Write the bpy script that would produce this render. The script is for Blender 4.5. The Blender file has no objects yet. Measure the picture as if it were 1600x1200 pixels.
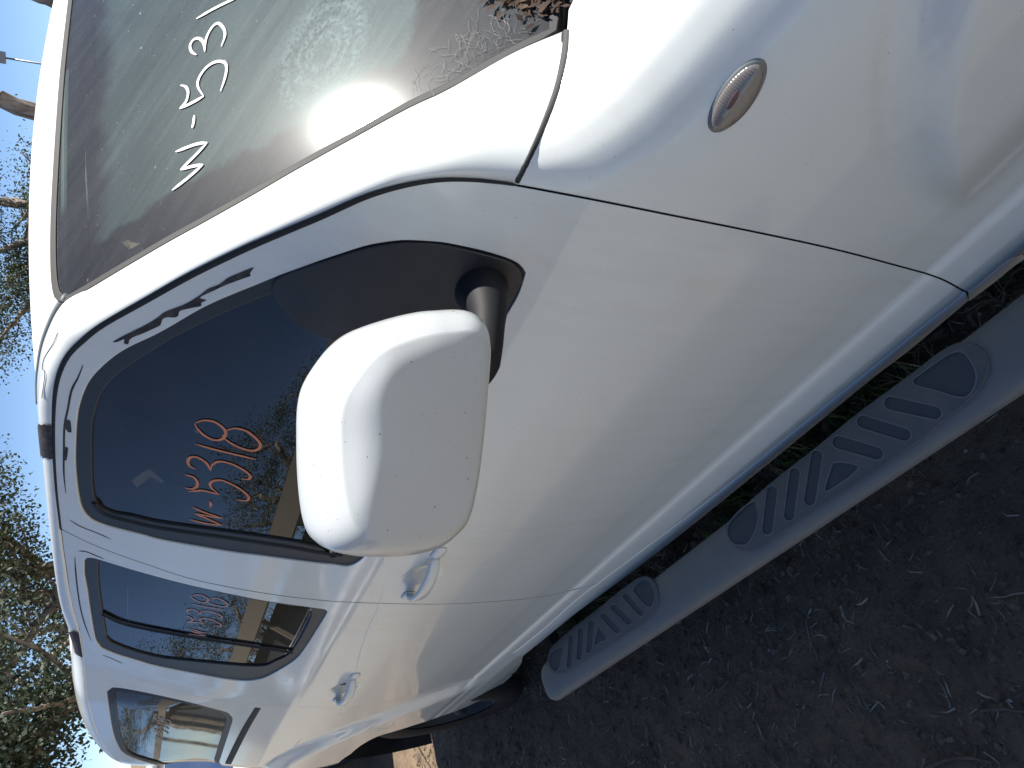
import bpy, bmesh, math, random
import numpy as np
from mathutils import Vector, Matrix, noise as mnoise
from mathutils.geometry import delaunay_2d_cdt
random.seed(7); np.random.seed(7)
C = bpy.context.scene.collection
SC = bpy.context.scene
R = math.radians

# ------------------------------------------------------------------ camera
CAM = np.array([0.0, -1.55, 1.64])
PITCH, HEAD = R(26.57), R(35.0)
hx, hy = -math.cos(HEAD), math.sin(HEAD)
FW = np.array([math.cos(PITCH)*hx, math.cos(PITCH)*hy, -math.sin(PITCH)])
RT = np.array([math.sin(HEAD), math.cos(HEAD), 0.0])
UP = np.cross(RT, FW)
cam = bpy.data.cameras.new('camera'); camo = bpy.data.objects.new('camera', cam); C.objects.link(camo)
cam.sensor_width = 36.0; cam.lens = 27.0; cam.clip_start = 0.02; cam.clip_end = 2000
Xc, Yc, Zc = Vector(-UP), Vector(RT), Vector(-FW)          # the phone was held on its side: picture right = down
M = Matrix((Xc, Yc, Zc)).transposed().to_4x4(); M.translation = Vector(CAM)
camo.matrix_world = M
SC.camera = camo

# ------------------------------------------------------------------ world, sun, exposure
SUN = np.array([0.3115, 0.4761, 0.8223]); SUN = SUN/np.linalg.norm(SUN)
w = bpy.data.worlds.new("World"); SC.world = w; w.use_nodes = True
nt = w.node_tree; bg = nt.nodes['Background']
sky = nt.nodes.new('ShaderNodeTexSky'); sky.sky_type = 'NISHITA'; sky.sun_disc = False
sky.sun_elevation = math.asin(SUN[2]); sky.sun_rotation = math.atan2(SUN[0], SUN[1])
sky.air_density = 0.75; sky.dust_density = 0.0; sky.ozone_density = 3.6; sky.altitude = 2200
nt.links.new(sky.outputs[0], bg.inputs[0]); bg.inputs[1].default_value = 0.074
sl = bpy.data.lights.new('sun', 'SUN'); slo = bpy.data.objects.new('sun', sl); C.objects.link(slo)
sl.energy = 4.4; sl.angle = R(0.5); sl.color = (1.0, 0.95, 0.87)
slo.rotation_euler = Vector(SUN).to_track_quat('Z', 'Y').to_euler(); slo.location = (3, 6, 9)
SC.view_settings.view_transform = 'Standard'; SC.view_settings.look = 'None'
SC.view_settings.gamma = 1.0; SC.view_settings.exposure = 1.14
SC.render.engine = 'CYCLES'
SC.cycles.max_bounces = 8; SC.cycles.transparent_max_bounces = 12; SC.cycles.caustics_reflective = False; SC.cycles.caustics_refractive = False

# ------------------------------------------------------------------ materials
MATS = {}
def mat(name, col=(.5,.5,.5), rough=.5, spec=.5, coat=0., coat_r=.03, metal=0.):
    m = bpy.data.materials.new(name); m.use_nodes = True
    b = m.node_tree.nodes['Principled BSDF']
    b.inputs['Base Color'].default_value = (*col, 1); b.inputs['Roughness'].default_value = rough
    b.inputs['Specular IOR Level'].default_value = spec; b.inputs['Coat Weight'].default_value = coat
    b.inputs['Coat Roughness'].default_value = coat_r; b.inputs['Metallic'].default_value = metal
    MATS[name] = m; return m
def N(m, t, **kw):
    n = m.node_tree.nodes.new(t)
    for k, v in kw.items():
        if k in n.inputs.keys(): n.inputs[k].default_value = v
        else: setattr(n, k, v)
    return n
def L(m, a, b): m.node_tree.links.new(a, b)
def P(m): return m.node_tree.nodes['Principled BSDF']
def coords(m, scale=(1,1,1), rot=(0,0,0), loc=(0,0,0)):
    tc = N(m, 'ShaderNodeTexCoord'); mp = N(m, 'ShaderNodeMapping')
    mp.inputs['Scale'].default_value = scale; mp.inputs['Rotation'].default_value = rot; mp.inputs['Location'].default_value = loc
    L(m, tc.outputs['Object'], mp.inputs['Vector']); return mp.outputs[0]
def nz(m, vec, scale, detail=4, rough=.55):
    n = N(m, 'ShaderNodeTexNoise'); n.inputs['Scale'].default_value = scale
    n.inputs['Detail'].default_value = detail; n.inputs['Roughness'].default_value = rough
    L(m, vec, n.inputs['Vector']); return n.outputs['Fac']
def ramp(m, fac, stops):
    r = N(m, 'ShaderNodeValToRGB'); e = r.color_ramp.elements
    while len(e) < len(stops): e.new(0.5)
    for i, (p, c) in enumerate(stops):
        e[i].position = p; e[i].color = (*c, 1) if hasattr(c, '__len__') else (c, c, c, 1)
    L(m, fac, r.inputs[0]); return r.outputs[0]
def mixc(m, fac, a, b, mode='MIX'):
    n = N(m, 'ShaderNodeMix', data_type='RGBA', blend_type=mode)
    for s, v in ((0, fac), (6, a), (7, b)):
        if hasattr(v, 'links'): L(m, v, n.inputs[s])
        elif hasattr(v, '__len__'): n.inputs[s].default_value = (*v, 1)
        else: n.inputs[s].default_value = v
    return n.outputs[2]
def math_(m, op, a, b=0.):
    n = N(m, 'ShaderNodeMath', operation=op)
    for s, v in ((0, a), (1, b)):
        if hasattr(v, 'links'): L(m, v, n.inputs[s])
        else: n.inputs[s].default_value = v
    return n.outputs[0]
def bump(m, h, strength=.3, dist=.01):
    b = N(m, 'ShaderNodeBump'); b.inputs['Strength'].default_value = strength; b.inputs['Distance'].default_value = dist
    L(m, h, b.inputs['Height']); L(m, b.outputs[0], P(m).inputs['Normal']); return b

# white clear-coated paint with a film of dust, streaks and small chips
paint = mat('white_paint', (.74,.75,.76), .42, .45, coat=.85, coat_r=.045)
v = coords(paint)
n1 = nz(paint, v, 2.2, 6, .6); n2 = nz(paint, coords(paint, (30, 30, 3)), 1.0, 5, .65)
dirt = math_(paint, 'MULTIPLY', ramp(paint, n1, [(.35, 0.), (.75, 1.)]), ramp(paint, n2, [(.4, .15), (.75, 1.)]))
base = mixc(paint, math_(paint, 'MULTIPLY', dirt, .50), (.765,.80,.775), (.585,.575,.50))
sp = nz(paint, v, 190, 2, .5)
speck = ramp(paint, sp, [(.745, 0.), (.77, 1.)])
base = mixc(paint, math_(paint, 'MULTIPLY', speck, .5), base, (.22,.19,.16))
L(paint, base, P(paint).inputs['Base Color'])
L(paint, ramp(paint, n2, [(.3, .035), (.8, .13)]), P(paint).inputs['Coat Roughness'])
# mirror cap: the same paint, with shade on its front darkened into the base colour
cap = mat('shaded_white_paint', (.74,.745,.745), .45, .45, coat=.7, coat_r=.10)
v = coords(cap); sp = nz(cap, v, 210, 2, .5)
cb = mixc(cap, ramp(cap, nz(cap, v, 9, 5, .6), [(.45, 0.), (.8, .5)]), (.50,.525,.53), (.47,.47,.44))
# yellowed grime along the lower outer rim
sz = N(cap, 'ShaderNodeSeparateXYZ'); L(cap, v, sz.inputs[0]); gr_ = N(cap, 'ShaderNodeMapRange'); gr_.inputs[1].default_value = 1.315; gr_.inputs[2].default_value = 1.265; L(cap, math_(cap, 'ADD', sz.outputs['Z'], math_(cap, 'MULTIPLY', nz(cap, v, 25, 5, .7), .03)), gr_.inputs[0])
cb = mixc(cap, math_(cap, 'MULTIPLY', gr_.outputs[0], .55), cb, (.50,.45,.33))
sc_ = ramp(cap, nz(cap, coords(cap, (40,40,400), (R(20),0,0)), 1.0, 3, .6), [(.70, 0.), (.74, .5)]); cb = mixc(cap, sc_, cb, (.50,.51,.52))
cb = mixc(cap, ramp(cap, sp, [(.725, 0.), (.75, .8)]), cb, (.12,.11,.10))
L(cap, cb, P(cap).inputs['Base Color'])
cream = mat('weathered_roof_paint', (.72,.68,.60), .55, .4, coat=.2, coat_r=.3)
v = coords(cream); L(cream, mixc(cream, ramp(cream, nz(cream, v, 5, 6, .65), [(.35,0.),(.7,1.)]), (.76,.74,.69), (.62,.54,.42)), P(cream).inputs['Base Color'])
blackp = mat('black_plastic', (.022,.024,.026), .38, .5)
v = coords(blackp); L(blackp, ramp(blackp, nz(blackp, v, 14, 5, .6), [(.3, .30), (.8, .55)]), P(blackp).inputs['Roughness'])
L(blackp, mixc(blackp, ramp(blackp, nz(blackp, v, 6, 6, .65), [(.4, 0.), (.8, .6)]), (.018,.02,.023), (.06,.055,.05)), P(blackp).inputs['Base Color'])
bump(blackp, nz(blackp, v, 900, 2), .08, .0006)
rubber = mat('black_rubber', (.016,.017,.018), .6, .35)
seal = mat('window_seal_rubber', (.03,.033,.036), .45, .45)
dark = mat('dark_cavity', (.008,.008,.009), .9, .1)
gapm = mat('panel_gap', (.006,.006,.007), .8, .1)
tape = mat('peeled_black_primer', (.035,.034,.036), .7, .3)
v = coords(tape); L(tape, mixc(tape, ramp(tape, nz(tape, v, 60, 5, .7), [(.4, 0.), (.7, 1.)]), (.03,.03,.034), (.085,.075,.075)), P(tape).inputs['Base Color'])
step_m = mat('grey_step_plastic', (.085,.10,.108), .5, .4)
v = coords(step_m); L(step_m, mixc(step_m, ramp(step_m, nz(step_m, v, 7, 7, .68), [(.35, 0.), (.75, 1.)]), (.165,.178,.180), (.22,.21,.185)), P(step_m).inputs['Base Color'])
bump(step_m, nz(step_m, v, 350, 3), .15, .0008)
pad_m = mat('step_tread_rubber', (.05,.058,.066), .6, .4)
v = coords(pad_m); L(pad_m, mixc(pad_m, ramp(pad_m, nz(pad_m, v, 11, 7, .7), [(.4, 0.), (.75, 1.)]), (.110,.121,.128), (.165,.158,.142)), P(pad_m).inputs['Base Color'])
slot_m = mat('step_slot_rubber', (.078,.088,.098), .7, .3)
rim_m = mat('worn_step_edge', (.17,.19,.205), .55, .4)
lampm = mat('clear_lamp_lens', (.165,.15,.14), .22, .6, coat=1., coat_r=.02)
v = coords(lampm)
wv = N(lampm, 'ShaderNodeTexWave'); wv.inputs['Scale'].default_value = 95; L(lampm, v, wv.inputs['Vector'])
bump(lampm, wv.outputs['Fac'], .25, .001)
amber = mat('bulb_behind_lens', (.10,.055,.06), .3, .5)
chrome = mat('wheel_alloy', (.045,.046,.05), .6, .4, metal=.3)
tyre_m = mat('tyre_rubber', (.014,.014,.016), .75, .3)
orange = mat('orange_paint_pen', (.70,.26,.14), .6, .3)
pinkpen = mat('pink_paint_pen', (.55,.33,.32), .6, .3)
greypen = mat('pale_pen', (.30,.32,.34), .6, .3)
whitepen = mat('white_paint_pen', (.85,.82,.80), .6, .3)
scratch = mat('pale_scratch', (.86,.87,.88), .5, .3)
cloth = mat('grey_seat_cloth', (.10,.10,.105), .9, .2)
interior = mat('interior_trim', (.035,.035,.038), .7, .3)

# tinted side glass: see-through but dark, mirrors the sky
def glass(name, tint, fres=1.5, rough=.008, dirt=.03, dcol=(.3,.3,.3)):
    m = mat(name); t = m.node_tree; out = t.nodes['Material Output']; t.nodes.remove(P(m))
    tr = N(m, 'ShaderNodeBsdfTransparent'); tr.inputs[0].default_value = (*tint, 1)
    gl = N(m, 'ShaderNodeBsdfGlossy'); gl.inputs['Roughness'].default_value = rough; gl.inputs['Color'].default_value = (1,1,1,1)
    fr = N(m, 'ShaderNodeFresnel'); fr.inputs['IOR'].default_value = fres
    mx = N(m, 'ShaderNodeMixShader'); L(m, fr.outputs[0], mx.inputs[0]); L(m, tr.outputs[0], mx.inputs[1]); L(m, gl.outputs[0], mx.inputs[2])
    df = N(m, 'ShaderNodeBsdfDiffuse'); df.inputs[0].default_value = (*dcol, 1)
    v = coords(m); f = ramp(m, nz(m, v, 5, 8, .7), [(.4, dirt*.3), (.75, dirt*2)])
    m2 = N(m, 'ShaderNodeMixShader'); L(m, f, m2.inputs[0]); L(m, mx.outputs[0], m2.inputs[1]); L(m, df.outputs[0], m2.inputs[2])
    L(m, m2.outputs[0], out.inputs[0]); return m
tint = glass('tinted_side_glass', (.045,.055,.06), 1.56, .006, .04)
tint2 = glass('dusty_rear_glass', (.045,.055,.055), 1.62, .02, .10, (.32,.31,.29))

WS_ANGLE, WS_RY, WS_RZ = 57., -.568, 1.401
# windscreen: glass under a film of dust, wiper-swept bands, smears
ws = mat('dusty_windscreen'); t = ws.node_tree; out = t.nodes['Material Output']; t.nodes.remove(P(ws))
v = coords(ws)
tr = N(ws, 'ShaderNodeBsdfTransparent'); tr.inputs[0].default_value = (.34,.42,.41, 1)
gl = N(ws, 'ShaderNodeBsdfGlossy'); gl.inputs['Roughness'].default_value = .012
g2 = N(ws, 'ShaderNodeBsdfGlossy'); g2.inputs['Roughness'].default_value = .105; g2.inputs['Color'].default_value = (.9,.95,.95,1)
df = N(ws, 'ShaderNodeBsdfDiffuse')
fr = N(ws, 'ShaderNodeFresnel'); fr.inputs['IOR'].default_value = 1.5
a1 = N(ws, 'ShaderNodeMixShader'); L(ws, fr.outputs[0], a1.inputs[0]); L(ws, tr.outputs[0], a1.inputs[1]); L(ws, gl.outputs[0], a1.inputs[2])
sep = N(ws, 'ShaderNodeSeparateXYZ'); tc = N(ws, 'ShaderNodeTexCoord'); L(ws, tc.outputs['Object'], sep.inputs[0])
cmb = N(ws, 'ShaderNodeCombineXYZ'); L(ws, sep.outputs['Y'], cmb.inputs[0]); L(ws, math_(ws, 'MULTIPLY', sep.outputs['Z'], 1.58), cmb.inputs[1])
def wmap(scale, rz):
    mp = N(ws, 'ShaderNodeMapping'); mp.inputs['Scale'].default_value = scale; mp.inputs['Rotation'].default_value = (0,0,rz)
    r_ = N(ws, 'ShaderNodeMapping'); r_.inputs['Rotation'].default_value = (0,0,rz); L(ws, cmb.outputs[0], r_.inputs[0]); mp.inputs['Rotation'].default_value = (0,0,0); L(ws, r_.outputs[0], mp.inputs[0]); return mp.outputs[0]
STREAK = R(WS_ANGLE)
st = nz(ws, wmap((3.0, 46, 1), STREAK), 1.0, 8, .72); st2 = nz(ws, wmap((1.2, 15, 1), STREAK+R(6)), 1.0, 6, .6)
fine = nz(ws, v, 520, 3, .75); fine2 = nz(ws, v, 150, 5, .7); cloudy = nz(ws, v, 4.5, 7, .65)
def dist2(cy, cz):
    dy = math_(ws, 'SUBTRACT', sep.outputs['Y'], cy); dz = math_(ws, 'SUBTRACT', sep.outputs['Z'], cz); dz = math_(ws, 'MULTIPLY', dz, 1.58)
    return math_(ws, 'SQRT', math_(ws, 'ADD', math_(ws, 'POWER', dy, 2.), math_(ws, 'POWER', dz, 2.)))
cw2 = math_(ws, 'MULTIPLY', math_(ws, 'SUBTRACT', cloudy, .5), .10)
low = ramp(ws, math_(ws, 'ADD', math_(ws, 'ADD', sep.outputs['Z'], math_(ws, 'MULTIPLY', sep.outputs['Y'], -.30)), cw2), [(0., 0.), (1., 1.)])
lowm = N(ws, 'ShaderNodeMapRange'); L(ws, low, lowm.inputs[0])
zz_ = math_(ws, 'ADD', math_(ws, 'ADD', sep.outputs['Z'], math_(ws, 'MULTIPLY', sep.outputs['Y'], .25)), cw2)
def mr(val, a, b):
    m_ = N(ws, 'ShaderNodeMapRange', interpolation_type='SMOOTHSTEP'); m_.inputs[1].default_value = a; m_.inputs[2].default_value = b; L(ws, val, m_.inputs[0]); return m_.outputs[0]
swept = math_(ws, 'MULTIPLY', mr(zz_, 1.150, 1.165), math_(ws, 'SUBTRACT', 1., mr(math_(ws, 'ADD', sep.outputs['Z'], cw2), 1.655, 1.69)))
edge_y = math_(ws, 'ADD', math_(ws, 'ADD', math_(ws, 'ABSOLUTE', sep.outputs['Y']), math_(ws, 'MULTIPLY', sep.outputs['Z'], .16)), cw2)
swept = math_(ws, 'MULTIPLY', swept, math_(ws, 'SUBTRACT', 1., mr(edge_y, .868, .885)))
f = math_(ws, 'ADD', math_(ws, 'MULTIPLY', st, .62), math_(ws, 'MULTIPLY', fine, .22)); f = math_(ws, 'ADD', f, math_(ws, 'MULTIPLY', st2, .35)); f = math_(ws, 'ADD', f, math_(ws, 'MULTIPLY', cloudy, .20)); f = math_(ws, 'ADD', f, math_(ws, 'MULTIPLY', fine2, .18))
f = ramp(ws, math_(ws, 'MULTIPLY', f, .636), [(.34, .05), (.47, .115), (.57, .175), (.68, .30)])
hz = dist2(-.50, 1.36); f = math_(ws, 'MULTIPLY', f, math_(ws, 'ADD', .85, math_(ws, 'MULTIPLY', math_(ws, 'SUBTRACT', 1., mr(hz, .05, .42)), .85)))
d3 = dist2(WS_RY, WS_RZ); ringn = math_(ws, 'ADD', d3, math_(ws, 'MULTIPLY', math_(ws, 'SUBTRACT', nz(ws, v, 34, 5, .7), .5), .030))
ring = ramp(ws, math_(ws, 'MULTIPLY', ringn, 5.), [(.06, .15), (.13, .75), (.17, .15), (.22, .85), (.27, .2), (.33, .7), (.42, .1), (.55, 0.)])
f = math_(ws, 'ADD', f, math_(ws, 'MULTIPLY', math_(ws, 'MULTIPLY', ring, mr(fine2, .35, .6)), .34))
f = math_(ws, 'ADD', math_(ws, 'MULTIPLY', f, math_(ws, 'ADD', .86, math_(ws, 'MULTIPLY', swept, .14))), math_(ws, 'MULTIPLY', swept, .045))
spots = ramp(ws, nz(ws, v, 70, 2, .5), [(.74, 0.), (.77, .5)])
spots2 = ramp(ws, nz(ws, v, 210, 2, .5), [(.72, 0.), (.76, .5)])
f = math_(ws, 'MAXIMUM', math_(ws, 'MAXIMUM', f, spots), spots2)
dc = mixc(ws, swept, (.27,.275,.28), (.30,.385,.378))
L(ws, dc, df.inputs[0])
a2 = N(ws, 'ShaderNodeMixShader'); a2.inputs[0].default_value = .018; L(ws, a1.outputs[0], a2.inputs[1]); L(ws, g2.outputs[0], a2.inputs[2])
g3 = N(ws, 'ShaderNodeBsdfGlossy'); g3.inputs['Roughness'].default_value = .34; a4 = N(ws, 'ShaderNodeMixShader'); a4.inputs[0].default_value = .007; L(ws, a2.outputs[0], a4.inputs[1]); L(ws, g3.outputs[0], a4.inputs[2])
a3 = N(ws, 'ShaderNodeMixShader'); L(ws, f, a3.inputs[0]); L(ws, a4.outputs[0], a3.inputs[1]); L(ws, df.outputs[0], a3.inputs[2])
L(ws, a3.outputs[0], out.inputs[0])

# ------------------------------------------------------------------ mesh helpers
def link(name, me, m, parent=None):
    o = bpy.data.objects.new(name, me); C.objects.link(o)
    if m is not None and not me.materials: me.materials.append(m)
    if parent is not None: o.parent = parent
    return o
def mesh(name, V, F, m, parent=None, smooth=True, normals=None):
    me = bpy.data.meshes.new(name)
    me.from_pydata([tuple(map(float, p)) for p in V], [], [tuple(map(int, f)) for f in F]); me.update()
    if smooth: me.polygons.foreach_set('use_smooth', [True]*len(me.polygons))
    if normals is not None: me.normals_split_custom_set_from_vertices([tuple(map(float, n)) for n in normals])
    return link(name, me, m, parent)
def empty(name, loc=(0,0,0), **props):
    o = bpy.data.objects.new(name, None); C.objects.link(o); o.location = loc
    for k, v in props.items(): o[k] = v
    return o
def tag(o, label=None, category=None, group=None, kind=None):
    for k, v in (('label', label), ('category', category), ('group', group), ('kind', kind)):
        if v: o[k] = v
    return o
class MB:
    def __init__(s): s.V = []; s.F = []
    def add(s, V, F):
        k = len(s.V); s.V += [tuple(p) for p in V]; s.F += [tuple(i+k for i in f) for f in F]; return s
    def box(s, lo, hi, taper=0.):
        x0,y0,z0 = lo; x1,y1,z1 = hi
        return s.add([(x0,y0,z0),(x1,y0,z0),(x1,y1,z0),(x0,y1,z0),(x0,y0,z1),(x1,y0,z1),(x1,y1,z1),(x0,y1,z1)],
              [(0,3,2,1),(4,5,6,7),(0,1,5,4),(1,2,6,5),(2,3,7,6),(3,0,4,7)])
    def tube(s, pts, rad, n=8, flat=1.0, capend=True):
        pts = [Vector(p) for p in pts]; rings = []
        ref = Vector((0,0,1)); rads = rad if hasattr(rad, '__len__') else [rad]*len(pts)
        for i, p in enumerate(pts):
            d = (pts[min(i+1,len(pts)-1)]-pts[max(i-1,0)]).normalized()
            a = d.cross(ref)
            if a.length < .05: a = d.cross(Vector((0,1,0)))
            a.normalize(); b = a.cross(d)
            rings.append([p + a*math.cos(2*math.pi*k/n)*rads[i] + b*math.sin(2*math.pi*k/n)*rads[i]*flat for k in range(n)])
        V = [q for r in rings for q in r]; F = []
        for i in range(len(pts)-1):
            for k in range(n): F.append((i*n+k, i*n+(k+1)%n, (i+1)*n+(k+1)%n, (i+1)*n+k))
        if capend: F.append(tuple(range(n-1,-1,-1))); F.append(tuple((len(pts)-1)*n+k for k in range(n)))
        return s.add(V, F)
    def build(s, name, m, parent=None, smooth=True): return mesh(name, s.V, s.F, m, parent, smooth)

def smoothtab(xs, ys, lo, hi, sig, n=4000):
    g = np.linspace(lo, hi, n); y = np.interp(g, xs, ys); h = (hi-lo)/(n-1)
    k = max(1, int(4*sig/h)); kk = np.exp(-.5*((np.arange(-k, k+1)*h/sig)**2)); kk /= kk.sum()
    yp = np.concatenate([y[0]+(np.arange(-k,0))*(y[1]-y[0]), y, y[-1]+(np.arange(1,k+1))*(y[-1]-y[-2])])
    ys2 = np.convolve(yp, kk, 'valid')
    return lambda q: np.interp(q, g, ys2)
def S(t): t = np.clip(t, 0, 1); return t*t*(3-2*t)

# ------------------------------------------------------------------ the van's side surface: y = -W(x, z)
Pz0 = smoothtab([.10,.20,.56,.70,.85,.95,1.05,1.14,1.17,1.25,1.40,1.60,1.75,1.82,2.1],
               [.93,.931,.939,.951,.957,.954,.945,.930,.921,.897,.848,.775,.716,.685,.54], .1, 2.1, .016)
Pl = smoothtab([.10,.20,.31,.392,.460,.476,.50,.60], [-.035,-.030,-.003,.009,.003,-.006,-.0045,0.], .1, .6, .0035)
def Pz(z): return Pz0(z) + np.where(np.asarray(z) < .6, Pl(np.minimum(z, .6)), 0)
Wt = smoothtab([-1.5,-.30,-.2,-.15,-.10,-.06,-.03,-.015,-.005,.003,.02,.3], [1.06,1.05,1.0,.965,.936,.910,.882,.850,.800,.735,.60,-1.3], -1.5, .3, .006)
ZSx = smoothtab([-1.4,-1.0,-.7,-.60,-.54,-.47,-.40,-.325,-.25,0,.4,.8,1.1], [3.6,2.6,1.90,1.62,1.36,1.235,1.192,1.170,1.152,1.10,1.02,.90,.80], -1.4, 1.1, .022)
FC, RC = (0.08, .35), (-3.78, .35)
BOWLS = [(-1.635, 1.03), (-2.56, 1.015)]
def W(x, z):
    x = np.asarray(x, float); z = np.asarray(z, float)
    p = Pz(z)
    k = .012; q = Wt(z - ZSx(np.clip(x, -1.4, 1.1)))
    m = np.minimum(p, q); p = m - k*np.log(np.exp(-(p-m)/k) + np.exp(-(q-m)/k))
    r = np.hypot(x-FC[0], (z-FC[1])*.814); q = S((z-.52)/.22); p = p + q*(.030*S((.560-r)/.050) - .0045*np.exp(-((r-.572)/.011)**2))
    r = np.hypot((x-RC[0])*.80, z-RC[1]); p = p + .026*S((.78-r)/.10)*S((z-.40)/.12)
    p = p + .050*S((-2.66-x)/.26)*S((z-1.30)/.35)
    for bx, bz in BOWLS:
        d = np.sqrt(((x-bx)/.062)**2 + ((z-bz)/.043)**2); p = p - .022*S((1.0-d)/.75)
    p = p - .34*np.clip((-3.72-x)/.6, 0, 2)**2 - .10*np.clip((x-.15)/.75, 0, 2)**2
    return p
def side_norm(x, z):
    e = .0015
    dx = (W(x+e, z)-W(x-e, z))/(2*e); dz = (W(x, z+e)-W(x, z-e))/(2*e)
    n = np.stack([-dx, -np.ones_like(dx), -dz], -1); return n/np.linalg.norm(n, axis=-1, keepdims=True)
class Side:                      # sheet coordinates a = x, b = z - W (keeps lengths on the rounded shoulder)
    def f(s, p): return p[...,1] + W(p[...,0], p[...,2])
    def ab(s, p): return np.stack([p[...,0], p[...,2] - W(p[...,0], p[...,2])], -1)
    def xz(s, ab):
        lo = np.full(len(ab), .0); hi = np.full(len(ab), 2.1)
        for _ in range(34):
            mid = (lo+hi)/2; g = mid - W(ab[:,0], mid) < ab[:,1]
            lo = np.where(g, mid, lo); hi = np.where(g, hi, mid)
        return ab[:,0], (lo+hi)/2
    def lift(s, ab):
        x, z = s.xz(np.asarray(ab)); return np.stack([x, -W(x, z), z], -1), side_norm(x, z)
    def from_xz(s, pts): p = np.asarray(pts, float); return np.stack([p[:,0], p[:,1]-W(p[:,0], p[:,1])], -1)
KW = .25
class Screen:                    # windscreen: a = y, b = z
    def f(s, p): return -(p[...,0] - (-.256 - 1.22*(p[...,2]-1.18) - KW*p[...,1]**2))
    def ab(s, p): return np.stack([p[...,1], p[...,2]], -1)
    def lift(s, ab):
        ab = np.asarray(ab); y, z = ab[:,0], ab[:,1]
        x = -.256 - 1.22*(z-1.18) - KW*y**2
        n = np.stack([np.ones_like(y), 2*KW*y, np.full_like(y, 1.22)], -1)
        return np.stack([x, y, z], -1), n/np.linalg.norm(n, axis=-1, keepdims=True)
STEPZ = .352
class StepTop:                   # slightly crowned top of the step bar: a = x, b = y
    def h(s, y): return STEPZ - 2.2*(y+1.062)**2
    def f(s, p): return -(p[...,2] - s.h(p[...,1]))
    def ab(s, p): return np.stack([p[...,0], p[...,1]], -1)
    def lift(s, ab):
        ab = np.asarray(ab); n = np.stack([np.zeros(len(ab)), 4.4*(ab[:,1]+1.062), np.ones(len(ab))], -1)
        return np.stack([ab[:,0], ab[:,1], s.h(ab[:,1])], -1), n/np.linalg.norm(n, axis=-1, keepdims=True)
SIDE, SCREEN, STEPT = Side(), Screen(), StepTop()

def rays(px):
    px = np.asarray(px, float); u, v = 1200-px[:,1], px[:,0]
    d = FW*1200 + np.outer(u-600, RT) - np.outer(v-800, UP); return d/np.linalg.norm(d, axis=1, keepdims=True)
def hit(px, surf, off=0.):       # where the sight lines of traced outline points meet the surface in the place
    d = rays(px); ts = np.linspace(.25, 7, 900)
    f = surf.f(CAM + d[:,None,:]*ts[None,:,None])
    sg = (f[:,1:] >= 0) & (f[:,:-1] < 0); i = np.where(sg.any(1), sg.argmax(1), 600)
    lo, hi = ts[i], ts[i+1]
    for _ in range(30):
        mid = (lo+hi)/2; g = surf.f(CAM + d*mid[:,None]) < 0
        lo = np.where(g, mid, lo); hi = np.where(g, hi, mid)
    return CAM + d*((lo+hi)/2)[:,None]
def cr(pts, step=7.):            # smooth curve through the points
    p = [np.array(q, float) for q in pts]
    if len(p) == 2: n = max(2, int(np.linalg.norm(p[1]-p[0])/step)+1); return np.array([p[0]+(p[1]-p[0])*t for t in np.linspace(0,1,n)])
    p = [2*p[0]-p[1]] + p + [2*p[-1]-p[-2]]; out = []
    for i in range(1, len(p)-2):
        n = max(1, int(np.linalg.norm(p[i+1]-p[i])/step))
        for k in range(n):
            t = k/n; a,b,c,d = p[i-1],p[i],p[i+1],p[i+2]
            out.append(.5*((2*b)+(-a+c)*t+(2*a-5*b+4*c-d)*t*t+(-a+3*b-3*c+d)*t**3))
    out.append(p[-2]); return np.array(out)
def segs(*ss, step=7.):
    o = [cr(s, step) for s in ss]; P_ = np.concatenate(o)
    k = [0]+[i for i in range(1, len(P_)) if np.linalg.norm(P_[i]-P_[i-1]) > 1e-6]; P_ = P_[k]
    if np.linalg.norm(P_[0]-P_[-1]) < 1e-6: P_ = P_[:-1]
    return P_
def inside(poly, q):
    x, y = q[:,0], q[:,1]; r = np.zeros(len(q), bool); a = poly; b = np.roll(poly, -1, 0)
    for (x0,y0),(x1,y1) in zip(a, b):
        if y0 == y1: continue
        c = ((y0 > y) != (y1 > y)) & (x < (x1-x0)*(y-y0)/(y1-y0)+x0); r ^= c
    return r
def ndist(poly, q):
    return np.min(np.hypot(poly[None,:,0]-q[:,None,0], poly[None,:,1]-q[:,None,1]), axis=1)
def area(p): x, y = p[:,0], p[:,1]; return .5*np.sum(x*np.roll(y,-1)-np.roll(x,-1)*y)
def inset(p, d):
    if area(p) < 0: p = p[::-1]
    t = np.roll(p,-1,0)-np.roll(p,1,0); t /= np.linalg.norm(t,axis=1,keepdims=True)+1e-12
    return p + np.stack([-t[:,1], t[:,0]],-1)*d
def resample(p, d):
    q = np.vstack([p, p[:1]]); s = np.r_[0, np.cumsum(np.linalg.norm(np.diff(q,axis=0),axis=1))]
    n = max(8, int(s[-1]/d)); t = np.linspace(0, s[-1], n, endpoint=False)
    return np.stack([np.interp(t, s, q[:,0]), np.interp(t, s, q[:,1])], -1)
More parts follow.
